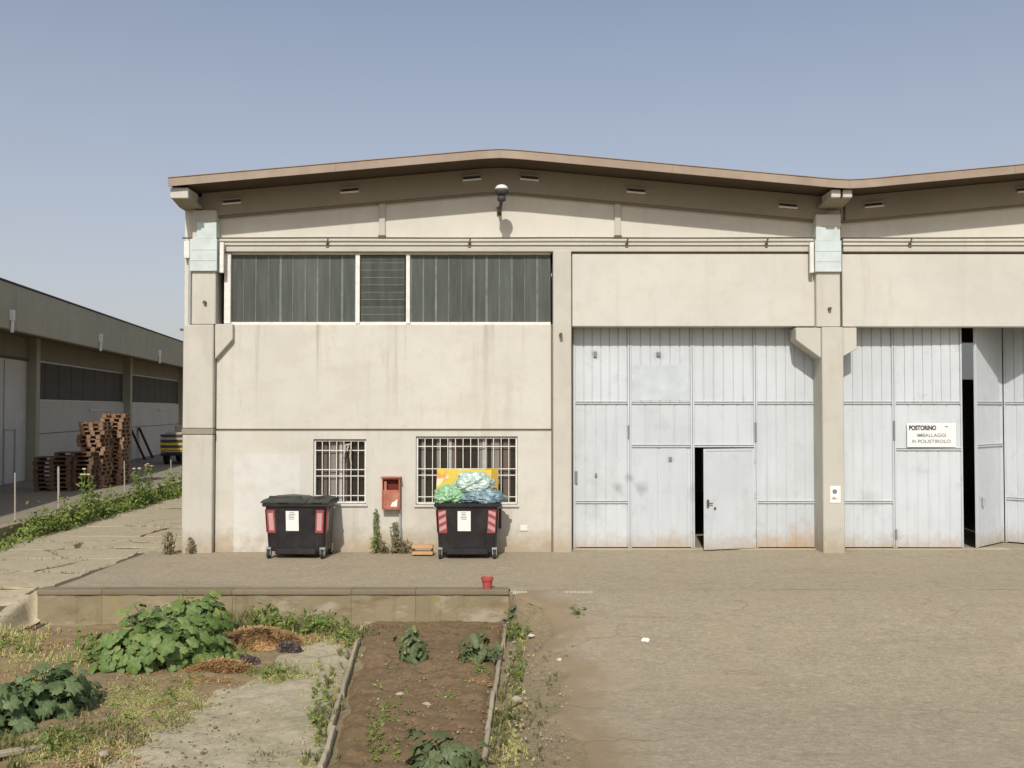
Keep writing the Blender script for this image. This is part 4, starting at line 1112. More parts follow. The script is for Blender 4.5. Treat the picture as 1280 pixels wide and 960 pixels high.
    if not open_lid:
        # two-part flat lid with a raised ridge
        for a, c, hh, tl in ((-W1-.06, .22, .10, 0.0), (.232, W1+.06, .085, 0.0)):
            m = MB(); nx_, ny_ = 8, 6; vs_ = []
            for j in range(ny_+1):
                for i in range(nx_+1):
                    u, v = i/nx_, j/ny_
                    e = min(1, min(u, 1-u)*6)*.5+.5; e *= min(1, min(v, 1-v)*5+.25)
                    x = a+(c-a)*u; y = -D1-.06+(2*D1+.12)*v
                    vs_.append((x, y, z1+.03+hh*e+.01*math.sin(u*9+v*4)*(e > .9)))
            fs_ = [(j*(nx_+1)+i, j*(nx_+1)+i+1, (j+1)*(nx_+1)+i+1, (j+1)*(nx_+1)+i) for j in range(ny_) for i in range(nx_)]
            m.add(vs_, fs_)
            m.box(a, c, -D1-.062, D1+.062, z1+.022, z1+.055)
            l_ = m.build('lid', M['lid'], b)
            MB().box(a+.12, c-.12, -D1+.1, -D1+.16, z1+.11, z1+.155).build('lid_ridge', M['lid'], l_, bevel=.012)
            MB().box((a+c)/2-.1, (a+c)/2+.1, -D1-.085, -D1-.058, z1+.03, z1+.05).build('lid_grip', M['lid'], l_, bevel=.006)
    else:
        # lid folded back against the wall
        m = MB(); m.tbox(Matrix.Translation((0, D1+.075, z1-.28)) @ Matrix.Rotation(R(-4), 4, 'X'), 2*W1+.1, .05, .62)
        m.build('lid', M['lid'], b, bevel=.015, seg=2)
    b.location = loc; b.rotation_euler = (0,0,rot); WLOC[b.name] = Vector(loc)
    return b
d1 = pix(375.5, 690, 20.33)
bin_body('wheeled_bin', 'black wheeled bin with closed lid below the smaller grilled window', (d1.x, 20.33, .006), R(-3), False)
d2 = pix(585, 690, 20.30)
bin_body('wheeled_bin', 'black wheeled bin overfilled with plastic bags below the wider grilled window', (d2.x, 20.30, .006), R(0), True)

# bags and card on the second bin
def bag(name, mat, c, r, seed, label):
    bm = bmesh.new(); bmesh.ops.create_icosphere(bm, subdivisions=5, radius=1)
    for v in bm.verts:
        p = v.co.copy()
        n1 = mnoise.noise(p*1.6+Vector((seed,0,0)))*.25; n2 = abs(mnoise.noise(Vector((p.x*3.2,p.y*3.2,p.z*6))+Vector((0,seed,0))))*.30; n3 = abs(mnoise.noise(p*8+Vector((0,0,seed))))*.16+abs(mnoise.noise(p*17))*.06
        k = 1.12+n1-n2-n3
        v.co = Vector((p.x*k*r[0], p.y*k*r[1], max(-.75, p.z*k)*r[2]))
    me = bpy.data.meshes.new(name); bm.to_mesh(me); bm.free()
    me.polygons.foreach_set('use_smooth', [True]*len(me.polygons)); me.materials.append(mat)
    o = link(name, me, None, c); tag(o, label, 'bag'); return o
ZB = 1.12
yb = 20.22
p = pix(561, 620, yb); bag('rubbish_bag', M['baggreen'], (p.x, yb-.02, ZB+.12), (.31,.30,.21), 1.2, 'bright green rubbish bag at the left corner of the overfilled bin')
p = pix(603, 620, yb); bag('rubbish_bag', M['bagblue'], (p.x+.02, yb-.02, ZB+.10), (.44,.34,.17), 5.1, 'blue grey rubbish bag lying along the right rim of the overfilled bin')
p = pix(592, 603, yb); bag('rubbish_bag', M['bagclear'], (p.x, yb+.10, ZB+.38), (.40,.26,.24), 9.4, 'pale translucent rubbish bag on top of the heap in the bin')
yc_ = 20.58
ca, cb = PX(545,yc_,600), PX(627,yc_,600); cz0, cz1 = 1.0, PZ(586.5,yc_)
cd_ = MB().tbox(Matrix.Translation(((ca+cb)/2, yc_, (cz0+cz1)/2)) @ Matrix.Rotation(R(1.5), 4, 'Y') @ Matrix.Rotation(R(-6), 4, 'X'), cb-ca-.22, .06, cz1-cz0).build('printed_carton', M['card'], None, bevel=.006)
cd_.location.x -= .1
tag(cd_, 'flattened yellow and orange printed carton standing in the overfilled bin', 'carton')
MB().tbox(Matrix.Translation((cb-.1, yc_+.03, (cz0+cz1)/2+.01)) @ Matrix.Rotation(R(-6), 4, 'X'), .26, .05, cz1-cz0+.02).build('carton_flap', M['cardside'], cd_, bevel=.004)

# small wooden crate and red pot
p = G(528, 696, 0)
cr = empty('wooden_crate', (p.x, p.y+.1, .006)); tag(cr, 'small orange wooden crate on the ground between hydrant cabinet and bin', 'crate')
for zz, yy_ in ((.03,0),(.155,0)):
    MB().box(p.x-.21, p.x+.21, p.y-.005, p.y+.2, zz+.01, zz+.075).build('slat', M['terra'], cr, bevel=.006)
for sx in (-.19, .19):
    MB().box(p.x+sx-.02, p.x+sx+.02, p.y+.01, p.y+.18, .006, .158).build('post', M['woodd'], cr, bevel=.004)
p = G(609.5, 733, .02); 
pt = empty('red_pot', (p.x, WALL_Y+.2, .028)); tag(pt, 'small red plastic pot standing on the end of the retaining wall', 'pot')
MB().lathe([(.072,0),(.092,.155),(.086,.155),(.07,.02)], (p.x,WALL_Y+.14,.03), 20).build('pot_body', M['redpl'], pt, smooth=False)
MB().lathe([(.093,.13),(.103,.132),(.104,.18),(.096,.182),(.09,.15)], (p.x,WALL_Y+.14,.03), 20).build('rim', M['redpl'], pt)

# ================================================================== NEIGHBOURING BUILDING AND YARD
NZ = .22
kerbx = lambda Y: -11.6-.05*(Y-22)
nb_y = raw('neighbour_yard', [(kerbx(8)-.1,8,NZ),(kerbx(90)-.1,90,NZ),(-70,90,NZ),(-70,8,NZ)], [(0,1,2,3)], M['yard2'])
tag(nb_y, 'raised concrete yard of the neighbouring building', 'yard', kind='structure')
kw = empty('boundary_wall', (kerbx(28),28,0)); tag(kw, 'low weathered concrete boundary wall beside the neighbouring yard', 'wall')
yk_ = 10.0
while yk_ < 64:
    L = 3.0; a = (kerbx(yk_), yk_+.01); b = (kerbx(yk_+L), yk_+L-.01); j = rnd.uniform(-.015,.015)
    m = MB(); m.prism([(a[0]+j,a[1]),(b[0]+j,b[1]),(b[0]-.22+j,b[1]),(a[0]-.22+j,a[1])], 'z', -.75, .32+j*.6)
    m.build('wall_section', M['kerb'], kw, bevel=.02)
    yk_ += L
ND = Vector((-math.sin(R(7.6)), math.cos(R(7.6)), 0)); NN = Vector((-ND.y, ND.x, 0))   # along / inwards (left)
F0 = Vector((-16.0, 31.0, 0))
def npt(s, t_, z): q = F0+ND*s+NN*t_; return (q.x, q.y, z)
def nbox(m, s0, s1, t0, t1, z0, z1):
    return m.add([npt(s0,t0,z0),npt(s1,t0,z0),npt(s1,t1,z0),npt(s0,t1,z0),npt(s0,t0,z1),npt(s1,t0,z1),npt(s1,t1,z1),npt(s0,t1,z1)],
                 [(0,3,2,1),(4,5,6,7),(0,1,5,4),(1,2,6,5),(2,3,7,6),(3,0,4,7)])
nb = empty('neighbour_building', npt(15,8,NZ)); tag(nb, 'low grey concrete industrial building with deep fascia and shaded overhang', 'building')
ZF0, ZF1 = PZ(409,31), PZ(350,31)
s = -14.0; k = 0
fcut = [-16, -7.0, 1.35, 10.5, 19.6, 28.7, 37.8, 46]
for a, b in zip(fcut[:-1], fcut[1:]):
    nbox(MB(), a+.02, b-.02, 0, .2, ZF0, ZF1).build('fascia_panel', M['ffascia'], nb, bevel=.02)
    nbox(MB(), a+.01, b-.01, -.03, .25, ZF1+.003, ZF1+.06).build('coping', M['inkb'], nb, bevel=.01)
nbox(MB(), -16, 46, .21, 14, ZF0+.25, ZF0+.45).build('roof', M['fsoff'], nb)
TW = 1.9
# wall behind the overhang
def nwall(s0, s1, z0, z1, mat, name, t0=TW, t1=TW+.25): return nbox(MB(), s0, s1, t0, t1, z0, z1).build(name, mat, nb, bevel=.008)
ZWL = 3.35
def s_of(px, t_):
    """distance along the building where the vertical plane t_ meets photo column px"""
    u = (px-640)/F; q = F0+NN*t_
    return (u*q.y-q.x)/(ND.x-u*ND.y)
sp1, sp2 = s_of(46, TW-.25), s_of(163, TW-.25)
step = sp2-sp1
cols = [sp1-step*k for k in (2,1)]+[sp1+step*k for k in range(0,4)]
for s0 in cols:
    nwall(s0-.22, s0+.22, NZ-.1, ZF0+.24, M['ffascia'], 'column', TW-.3, TW+.3)
    MB_ = MB(); MB_.path([npt(s0+.35,TW-.12,NZ),npt(s0+.35,TW-.12,ZF0+.2)], .05, 8); MB_.build('downpipe', M['greymetal'], nb)
ext = cols+[46]
for i, (a, b) in enumerate(zip(ext[:-1], ext[1:])):
    a, b = a+.23, b-.23
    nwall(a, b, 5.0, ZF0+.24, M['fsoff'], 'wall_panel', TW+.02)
    if b <= sp1+.1:
        # door bay
        d_ = nbox(MB(), a+.02, b-.02, TW+.05, TW+.15, NZ+.01, 4.9).build('sliding_door', M['fdoor'], nb, bevel=.01)
        w0 = b-.9-1.0
        for kk in range(1, 6):
            sx_ = a+(b-a)*kk/6; nbox(MB(), sx_-.015, sx_+.015, TW+.02, TW+.045, NZ+.02, 4.85).build('seam', M['greymetal'], d_)
        for (u0, u1, v0, v1) in ((b-2.4,b-2.34,NZ+.02,2.3),(b-1.3,b-1.24,NZ+.02,2.3),(b-2.33,b-1.31,2.24,2.3)):
            nbox(MB(), u0, u1, TW+.0, TW+.048, v0, v1).build('wicket_frame', M['greymetal'], d_)
        nwall(a, b, 4.91, 4.99, M['rusty'], 'lintel', TW+.0)
    else:
        nwall(a, b, NZ-.1, ZWL, M['fwall'], 'wall_panel', TW+.02)
        w_ = nbox(MB(), a, b, TW+.08, TW+.14, ZWL+.002, ZWL+.07); nbox(w_, a, b, TW+.08, TW+.14, 4.93, 4.998)
        wo_ = w_.build('ribbon_window', M['greymetal'], nb)
        npn = 8
        for kk in range(npn):
            u0 = a+(b-a)*kk/npn; nbox(MB(), u0+.03, u0+(b-a)/npn-.03, TW+.10, TW+.12, ZWL+.071, 4.929).build('pane', M['farglass'], wo_)
        # louvre grid and door-like frame on the white wall
        nbox(MB(), a+(b-a)*.55, a+(b-a)*.85, TW-.02, TW+.018, ZWL-.42, ZWL-.30).build('vent', M['greymetal'], nb)
        nbox(MB(), a+.05, b-.05, TW+.005, TW+.018, 2.0, 2.04).build('wall_joint', M['joint_or_shade_line'], nb)
nbox(MB(), -16, 46, TW+.3, TW+12, NZ-.05, NZ+.02).build('floor', M['yard2'], nb)
nbox(MB(), -16, -15.7, TW+.3, TW+12, NZ+.03, ZF0+.24).build('side_wall', M['fwall'], nb)
nbox(MB(), 45.7, 46, TW+.3, TW+12, NZ+.03, ZF0+.24).build('side_wall', M['fwall'], nb)
# spouts on the fascia
for x in (14, 125, 199):
    s0 = s_of(x, -.05)
    m = MB(); nbox(m, s0-.10, s0+.06, -.12, -.003, ZF0+.28, ZF0+.62); m.tube(npt(s0,-.06,ZF0+.3), npt(s0-.03,-.06,ZF0-.10), .055, n=8)
    m.build('rain_spout', M['paper'], nb)

# pallets
def pallet_mesh():
    m = MB()
    for k in range(5): m.box(-.6, .6, -.4+k*.175, -.4+k*.175+.1, .122, .144)
    for k in range(3):
        y = (-.4, -.0725, .255)[k]; m.box(-.6, .6, y, y+.145, 0, .022)
        for j in range(3):
            x = (-.6, -.0725, .455)[j]; m.box(x, x+.145, y, y+.145, .0225, .1)
    for j in range(3):
        x = (-.6, -.0725, .455)[j]; m.box(x, x+.145, -.4, .4, .1005, .1215)
    return m
pm = pallet_mesh().mesh('pallet', M['wood']); pm2 = pm.copy(); pm2.materials.clear(); pm2.materials.append(M['woodold'])
r4 = random.Random(3)
def stack(px_, py_, n_, me, rot, label, group):
    p = G(px_, py_, NZ)
    for k in range(n_):
        o = link('pallet', me, None, (p.x+r4.uniform(-.055,.055), p.y+r4.uniform(-.055,.055), NZ+.002+k*.146))
        o.rotation_euler = (0, 0, rot+R(r4.uniform(-5,5))); tag(o, ('topmost ' if k == n_-1 else 'bottom ' if k == 0 else '')+label, 'pallet', group)
stack(143, 605, 18, pm, R(97), 'orange wooden pallet in the tall stack nearest the shaded column', 'pallets in the tall stack')
stack(118, 609, 16, pm, R(97), 'orange wooden pallet in the second tall stack, between taller and low stacks', 'pallets in the second stack')
stack(97, 612, 9, pm2, R(7), 'dark weathered pallet in the low stack beside the tall stacks', 'pallets in the low stack')
stack(70, 613, 8, pm2, R(7), 'dark weathered pallet in the low stack beside the grey sliding door', 'pallets in the lowest stack')
# leaning planks
for x, nm, dx in ((176, 'narrow dark plank leaning on the white wall, nearer the pallets', .0), (186, 'narrow dark plank leaning on the white wall, nearer the striped vehicle', .0)):
    s0 = s_of(x, TW-.5); b0 = Vector(npt(s0, TW-.75, NZ)); t0_ = Vector(npt(s0-.35, TW-.06, NZ+1.75))
    d = (t0_-b0); Lg = d.length; mid = (b0+t0_)/2
    rotq = d.to_track_quat('Z', 'Y').to_matrix().to_4x4()
    o = MB().tbox(Matrix.Translation(mid) @ rotq, .42, .05, Lg).build('plank', M['woodd'], None, bevel=.006); tag(o, nm, 'plank')
# striped vehicle
vp = G(216, 581, NZ)
vh = empty('utility_truck', (0,0,0)); tag(vh, 'small utility truck with yellow and black striped tail parked in the neighbouring yard', 'truck')
m = MB(); m.box(-.85,.85,0,4.2,.45,.62); m.build('chassis', M['black'], vh, bevel=.02)
m = MB(); m.prism([(2.9,.63),(4.3,.63),(4.3,1.25),(4.0,1.95),(2.9,1.95)], 'x', -.82, .82); m.build('cab', M['cream'], vh, bevel=.05)
m = MB(); m.prism([(4.05,1.35),(4.27,1.3),(4.02,1.85),(3.9,1.85)], 'x', -.7, .7); m.build('windscreen', M['glass'], vh)
m = MB(); m.box(-.85,.85,.0,2.8,.63,.70); m.box(-.85,-.8,0,2.8,.705,1.2); m.box(.8,.85,0,2.8,.705,1.2); m.build('load_bed', M['cream'], vh, bevel=.01)
for z, mt in ((.72,'yellow'),(.86,'inkb'),(.98,'yellow'),(1.14,'inkb'),(1.24,'cream'),(1.40,'inkb')):
    MB().box(-.85,.85,-.04,-.003,z,z+.13).build('tail_board', M[mt], vh, bevel=.006)
MB().box(-.8,.8,.1,2.6,1.2,1.62).build('load_cover', M['cream'], vh, bevel=.12, seg=2)
for sx in (-1, 1):
    MB().box(sx*.7-.1, sx*.7+.1, -.05, -.003, .56, .66).build('tail_light', M['reflred'], vh, bevel=.01)
    for yy_ in (.75, 3.5):
        w_ = MB().lathe([(.2,-.1),(.34,-.1),(.36,-.05),(.36,.05),(.34,.1),(.2,.1)], (sx*.72,yy_,.362), 20, 'x').build('wheel', M['tyre'], vh, smooth=True)
        MB().lathe([(.05,-.09),(.2,-.088),(.2,.088),(.05,.09)], (sx*.72,yy_,.362), 16, 'x').build('rim', M['steel'], w_)
vh.location = (vp.x+.25, vp.y, NZ+.002); vh.rotation_euler = (0,0,R(6))
# stakes on the boundary wall
for i, (x, yt, lab) in enumerate(((21,592,'thin pale metal stake on the boundary wall in front of the grey door'),(75,584,'grey wooden stake on the boundary wall in front of the low pallets'),
                       (157,577,'thin pale stake on the boundary wall beside the tall pallet stack'),(215,575,'thin grey stake on the boundary wall in front of the striped truck'))):
    u = (x-640)/F; Y = (-11.6+.05*22-.11)/(u+.05); X = u*Y
    zt_ = PZ(yt, Y)
    m = MB(); r_ = .03 if i == 1 else .02
    m.tube((X,Y,.30),(X-.02,Y,zt_), r_, r_*.9, n=7); m.tube((X-.02,Y,zt_),(X-.02,Y,zt_+.02), r_*.9, .004, n=7)
    m.tube((X,Y,.30),(X,Y,.36), r_*1.5, n=7)
    tag(m.build('stake', M['stake']), lab, 'stake')

# ================================================================== GARDEN
def sheet_poly(name, pts, mat, lift, step, amp, label, cat, seed):
    """bumpy ground sheet inside a pixel-outlined ground polygon"""
    P = [(G(x, y).x, G(x, y).y) for x, y in pts]
    minx, maxx = min(p[0] for p in P), max(p[0] for p in P); miny, maxy = min(p[1] for p in P), max(p[1] for p in P)
    def inside(x, y):
        c = False
        for i in range(len(P)):
            a, b = P[i], P[i-1]
            if (a[1] > y) != (b[1] > y) and x < (b[0]-a[0])*(y-a[1])/(b[1]-a[1])+a[0]: c = not c
        return c
    def dist(x, y):
        d = 9
        for i in range(len(P)):
            a, b = P[i-1], P[i]; L2 = (b[0]-a[0])**2+(b[1]-a[1])**2
            t_ = max(0, min(1, ((x-a[0])*(b[0]-a[0])+(y-a[1])*(b[1]-a[1]))/L2))
            d = min(d, math.hypot(x-a[0]-t_*(b[0]-a[0]), y-a[1]-t_*(b[1]-a[1])))
        return d
    nx_ = int((maxx-minx)/step)+2; ny_ = int((maxy-miny)/step)+2; vs_ = []; ok = {}
    for j in range(ny_):
        for i in range(nx_):
            x = minx+i*step; y = miny+j*step
            ins = inside(x, y); d = dist(x, y)*(1 if ins else -1)
            d += .10*mnoise.noise(Vector((x*2.2, y*2.2, seed)))
            ok[(i, j)] = d > -step
            e = ss(-.02, .14, d)
            z = ground_z(x, y)-.02+(lift+.03)*e + amp*e*(mnoise.noise(Vector((x*4, y*4, seed)))*.6+mnoise.noise(Vector((x*11, y*11, seed)))*.4)
            vs_.append((x, y, z))
    fs_ = [(j*nx_+i, j*nx_+i+1, (j+1)*nx_+i+1, (j+1)*nx_+i) for j in range(ny_-1) for i in range(nx_-1)
           if ok[(i,j)] and ok[(i+1,j)] and ok[(i,j+1)] and ok[(i+1,j+1)]]
    o = raw(name, vs_, fs_, mat, smooth=True); tag(o, label, cat, kind='structure'); return o
sheet_poly('garden_path', [(300,846),(345,812),(450,790),(425,880),(395,1010),(20,1010),(170,925),(235,880)], M['gravel'], .035, .07, .02, 'pale gravelly path between the vegetable beds', 'path', 2)
sheet_poly('soil_bed', [(460,777),(632,777),(597,1010),(398,1010)], M['soil'], .05, .05, .07, 'bare brown soil bed between two concrete kerbs', 'soil', 3)
sheet_poly('soil_patch', [(-60,800),(60,790),(120,780),(330,790),(390,800),(330,850),(210,905),(90,975),(-120,1000),(-160,900)], M['soil2'], .04, .08, .06, 'brown soil of the left vegetable plot', 'soil', 4)
def kerbline(p0, p1, k, label, wid=.055, hgt=.06):
    a, b = G(*p0), G(*p1)
    root = empty('garden_kerb', (a+b)/2); tag(root, label, 'kerb')
    d = (b-a).normalized(); nrm = Vector((-d.y, d.x, 0)); L = (b-a).length
    for i in range(k):
        s0, s1 = L*i/k+.012, L*(i+1)/k-.012; m = MB(); vs_ = []; q = 7
        off = rnd.uniform(-.025,.025); dz = rnd.uniform(-.025,.012)
        for j in range(q+1):
            s_ = s0+(s1-s0)*j/q; c = a+d*s_+nrm*(off+.012*mnoise.noise(Vector((s_*3,i,1))))
            gz = h(c.x, c.y); w = wid/2*(1+.25*mnoise.noise(Vector((s_*5,i,7)))); tz_ = gz+hgt+dz+.02*mnoise.noise(Vector((s_*4,i,5)))
            for (u, z) in ((-w,gz-.1),(-w,tz_-.015),(-w*.7,tz_),(w*.7,tz_),(w,tz_-.015),(w,gz-.1)):
                r_ = c+nrm*u; vs_.append((r_.x, r_.y, z))
        fs_ = [(j*6+e, j*6+(e+1) % 6, (j+1)*6+(e+1) % 6, (j+1)*6+e) for j in range(q) for e in range(6)]+[(0,1,2,3,4,5),tuple(q*6+e for e in (5,4,3,2,1,0))]
        m.add(vs_, fs_).build('kerb_stone', M['kerb'], root)
kerbline((453,784), (378,1040), 6, 'narrow weathered concrete kerb on the path side of the soil bed')
kerbline((633,784), (592,1040), 6, 'narrow weathered concrete kerb on the asphalt side of the soil bed')

# --- leaves
def leaf_mesh(name, kind, mat, seed):
    r_ = random.Random(seed); n_ = 16; vs_ = [(0,.0,.0)]; fs_ = []
    prof = []
    for i in range(n_):
        a = 2*math.pi*i/n_
        if kind == 'round': r0 = 1+.16*math.cos(5*a)+.05*r_.uniform(-1,1); r0 *= (.62+.38*ss(0,.7,abs((a-math.pi+math.pi) % (2*math.pi)-math.pi)/1.0)) if False else 1; 
        elif kind == 'jag': r0 = (1+.30*math.cos(7*a))*(.65+.35*abs(math.cos(a*.5-math.pi/2)) if False else 1)+.1*r_.uniform(-1,1)
        else: r0 = 1/(math.sqrt((math.cos(a)/1.0)**2+(math.sin(a)/.42)**2))*(1+.06*r_.uniform(-1,1))
        prof.append((a, r0))
    for a, r0 in prof:
        x, y = .5*r0*math.cos(a), .5*r0*math.sin(a)
        vs_.append((x*.55, y*.55, .05+.035*math.cos(5*a)))
    for a, r0 in prof:
        x, y = .5*r0*math.cos(a), .5*r0*math.sin(a)
        vs_.append((x, y, -.04+.06*math.cos(5*a+1)+r_.uniform(-.03,.03)-.08*max(0,math.cos(a))))
    for i in range(n_):
        j = (i+1) % n_; fs_.append((0,1+i,1+j)); fs_.append((1+i,1+n_+i,1+n_+j,1+j))
    me = bpy.data.meshes.new(name); me.from_pydata(vs_, [], fs_); me.materials.append(mat)
    me.polygons.foreach_set('use_smooth', [True]*len(me.polygons)); return me
LEAF = {k: [leaf_mesh('leaf', kd, M[mt], s_) for s_ in range(4)] for k, kd, mt in (('squash','round','squash'),('dark','jag','dkleaf'),('grey','jag','greyleaf'),('long','long','greyleaf'))}
def plant(name, label, cat, base, rx, ry, hgt, n_, size, kind, seed, up=.5, group=None, tufts=1):
    r_ = random.Random(seed)
    root = empty(name, base); tag(root, label, cat, group)
    stems = MB(); cs = [(r_.uniform(-.3,.3)*rx*(tufts > 1), r_.uniform(-.2,.2)*ry*(tufts > 1)) for _ in range(tufts)]
    for i in range(n_):
        a = r_.uniform(0, 2*math.pi); el = math.asin(r_.uniform(.05, 1)); rr = r_.uniform(.72, 1.0) if i % 4 else r_.uniform(.35, .75)
        bump = 1+.42*mnoise.noise(Vector((math.cos(a)*2+seed, math.sin(a)*2, el*2)))
        d = Vector((math.cos(a)*math.cos(el)*rx, math.sin(a)*math.cos(el)*ry, math.sin(el)*hgt))*rr*bump
        d.z = max(.05, d.z)
        nrm = Vector((math.cos(a)*math.cos(el), math.sin(a)*math.cos(el)-.25, math.sin(el)*.8+up)).normalized()
        nrm = (nrm+Vector((r_.uniform(-.45,.45), r_.uniform(-.45,.45), r_.uniform(-.2,.3)))).normalized()
        out = Vector((math.cos(a), math.sin(a), -.2)); out = (out-nrm*out.dot(nrm)).normalized()
        out = (Matrix.Rotation(r_.uniform(-.7,.7), 3, nrm) @ out)
        sd = nrm.cross(out); s_ = size*r_.uniform(.5, 1.4)
        o = bpy.data.objects.new('leaf', LEAF[kind][i % 4]); COL.objects.link(o); o.parent = root
        mt = Matrix((out, sd, nrm)).transposed().to_4x4(); mt.translation = d
        o.matrix_local = mt @ Matrix.Diagonal((s_, s_*r_.uniform(.8,1.05), s_, 1))
        c = cs[i % tufts]; b0 = Vector((c[0]*.6, c[1]*.6, -.02)); mid = b0.lerp(d, .55)+Vector((0,0,.12*hgt))
        bb = Vector(base)
        stems.tube(bb+b0, bb+mid, .009, .007, n=4, cap=False); stems.tube(bb+mid, bb+d-nrm*.005, .007, .004, n=4, cap=False)
    stems.build('stem', M['stemg'], root, keep=True)
    return root
def on(px_, py_): p = GH(px_, py_); return (p.x, p.y, p.z-.0)
b = on(203, 828)
plant('squash_plant', 'large sprawling bright green squash plant in front of the retaining wall', 'plant', b, 1.06, .74, .76, 298, .165, 'squash', 11, tufts=5)
b = on(246, 800); plant('squash_plant', 'bright green squash shoots at the right end of the large squash plant', 'plant', b, .62, .5, .72, 210, .155, 'squash', 31, tufts=2)
b = on(172, 834); plant('squash_plant', 'bright green squash leaves spilling towards the dark vegetable plants', 'plant', b, .62, .45, .55, 200, .155, 'squash', 37, tufts=3)
b = on(50, 895); plant('aubergine_plant', 'dark green leafy vegetable plant beside the dry straw at the garden edge', 'plant', b, .62, .5, .58, 190, .15, 'dark', 12, tufts=3)
b = on(-20, 915); plant('aubergine_plant', 'dark green vegetable plant with drooping leaves, outermost in the garden', 'plant', b, .55, .5, .55, 150, .16, 'dark', 13, tufts=2)
b = on(92, 880); plant('aubergine_plant', 'smaller dark green vegetable plant facing the squash across bare soil', 'plant', b, .34, .3, .38, 80, .12, 'dark', 14, tufts=2)
b = on(514, 826); plant('courgette_plant', 'young grey green vegetable plant in the soil bed near the wall middle', 'plant', b, .30, .25, .46, 58, .19, 'long', 15, up=.1)
b = on(598, 829); plant('courgette_plant', 'young grey green vegetable plant in the soil bed beside the asphalt side kerb', 'plant', b, .32, .26, .40, 64, .19, 'long', 16, up=.1)
b = on(556, 968); plant('courgette_plant', 'larger grey green vegetable plant in the soil bed farthest from the wall', 'plant', b, .42, .36, .36, 90, .15, 'grey', 17, up=.4)
b = on(520, 925); plant('courgette_plant', 'tiny low seedling in the middle of the soil bed', 'plant', b, .12, .1, .1, 9, .09, 'grey', 18, up=.4)
b = on(168, 790); plant('yellowing_plant', 'yellow green weed leaning on the wall behind the squash plant', 'plant', (b[0], WALL_Y-.3, -.5), .35, .2, .42, 30, .12, 'grey', 19)
b = on(648, 785); plant('wall_weed', 'green leafy weed growing at the end of the retaining wall', 'weed', b, .30, .2, .36, 60, .10, 'grey', 20)
b = on(668, 788); plant('wall_weed', 'small spreading weed on the dirt beside the asphalt edge', 'weed', b, .2, .12, .14, 14, .10, 'grey', 22)

# --- grass, straw and stones (stuff)
def blades(spec, mat, name, label, cat, seed, w=.006):
    """spec: list of (px,py,rx_px,ry_px,count,height,lean)"""
    r_ = random.Random(seed); vs_ = []; fs_ = []
    for (cx_, cy_, rx_, ry_, cnt, hh, lean) in spec:
        clumps = [(r_.gauss(0,.5), r_.gauss(0,.5)) for _ in range(max(3, cnt//14))]
        for k in range(cnt):
            c = clumps[k % len(clumps)]
            px_ = cx_+rx_*(c[0]+r_.gauss(0,.10)); py_ = cy_+ry_*(c[1]+r_.gauss(0,.10))
            p = GH(px_, py_); a = r_.uniform(0, 6.283); q = hh*r_.uniform(.45, 1.25); ln = lean*r_.uniform(.3, 1.3)*q
            d = Vector((math.cos(a), math.sin(a), 0)); sd = Vector((-d.y, d.x, 0))*w*r_.uniform(.7,1.5)
            p.z -= .01; m1 = p+d*ln*.35+Vector((0,0,q*.6)); m2 = p+d*ln+Vector((0,0,q*(1 if lean < 1 else .55)))
            b_ = len(vs_); vs_ += [tuple(p-sd), tuple(p+sd), tuple(m1+sd*.8), tuple(m1-sd*.8), tuple(m2)]
            fs_ += [(b_,b_+1,b_+2,b_+3),(b_+3,b_+2,b_+4)]
    o = raw(name, vs_, fs_, mat); tag(o, label, cat, kind='stuff'); return o
GR = [(190,880,60,30,500,.08,.9),(110,925,70,28,900,.10,.9),(330,842,45,14,500,.08,.9),(640,850,10,50,200,.08,.8),
      (420,792,40,9,500,.11,.7),(350,787,35,9,400,.12,.7),(300,778,30,8,250,.14,.6),(640,790,14,10,250,.13,.6),
      (480,880,30,30,260,.05,.8),(470,935,30,22,300,.06,.8),(555,880,45,35,180,.05,.8),(720,762,18,5,160,.04,.8),(705,822,30,6,120,.04,.9),
      (720,770,9,4,160,.05,.6),(340,935,50,35,260,.05,.9),(470,790,50,6,250,.08,.7),(590,786,45,6,200,.07,.7),(25,935,40,20,350,.13,.8)]
rg = random.Random(77)
for k in range(34):      # uneven clumps along both kerbs and the asphalt edge
    y = 795+165*rg.random(); xk = 453-75*(y-784)/256
    GR.append((xk-rg.uniform(4,26), y, rg.uniform(3,9), rg.uniform(3,9), rg.randint(15,60), rg.uniform(.05,.12), .8))
    xk = 633-41*(y-784)/256
    GR.append((xk+rg.uniform(5,24), y, rg.uniform(2,7), rg.uniform(3,10), rg.randint(15,55), rg.uniform(.04,.10), .8))
    GR.append((xk+rg.uniform(15,70), y, rg.uniform(3,9), rg.uniform(2,5), rg.randint(6,25), rg.uniform(.03,.06), .9))
blades(GR, M['grass'], 'grass', 'thin green grass and weeds scattered over the garden', 'grass', 41)
YG_ = [(180,882,62,26,9000,.06,1.7),(215,868,45,16,3600,.05,1.7),(345,842,32,10,2600,.05,1.6),(160,905,50,12,900,.05,2.2),(60,825,70,20,1400,.10,1.1),(20,800,40,15,700,.12,.9),(90,940,80,24,1500,.09,1.4),(400,800,40,12,500,.09,1.2),
       (345,850,35,11,700,.06,1.3),(640,940,25,22,300,.05,1.3),(140,815,25,14,400,.12,1.),(300,900,60,40,350,.04,1.3),(180,760,30,6,250,.16,.6),(400,850,25,25,400,.06,1.2)]
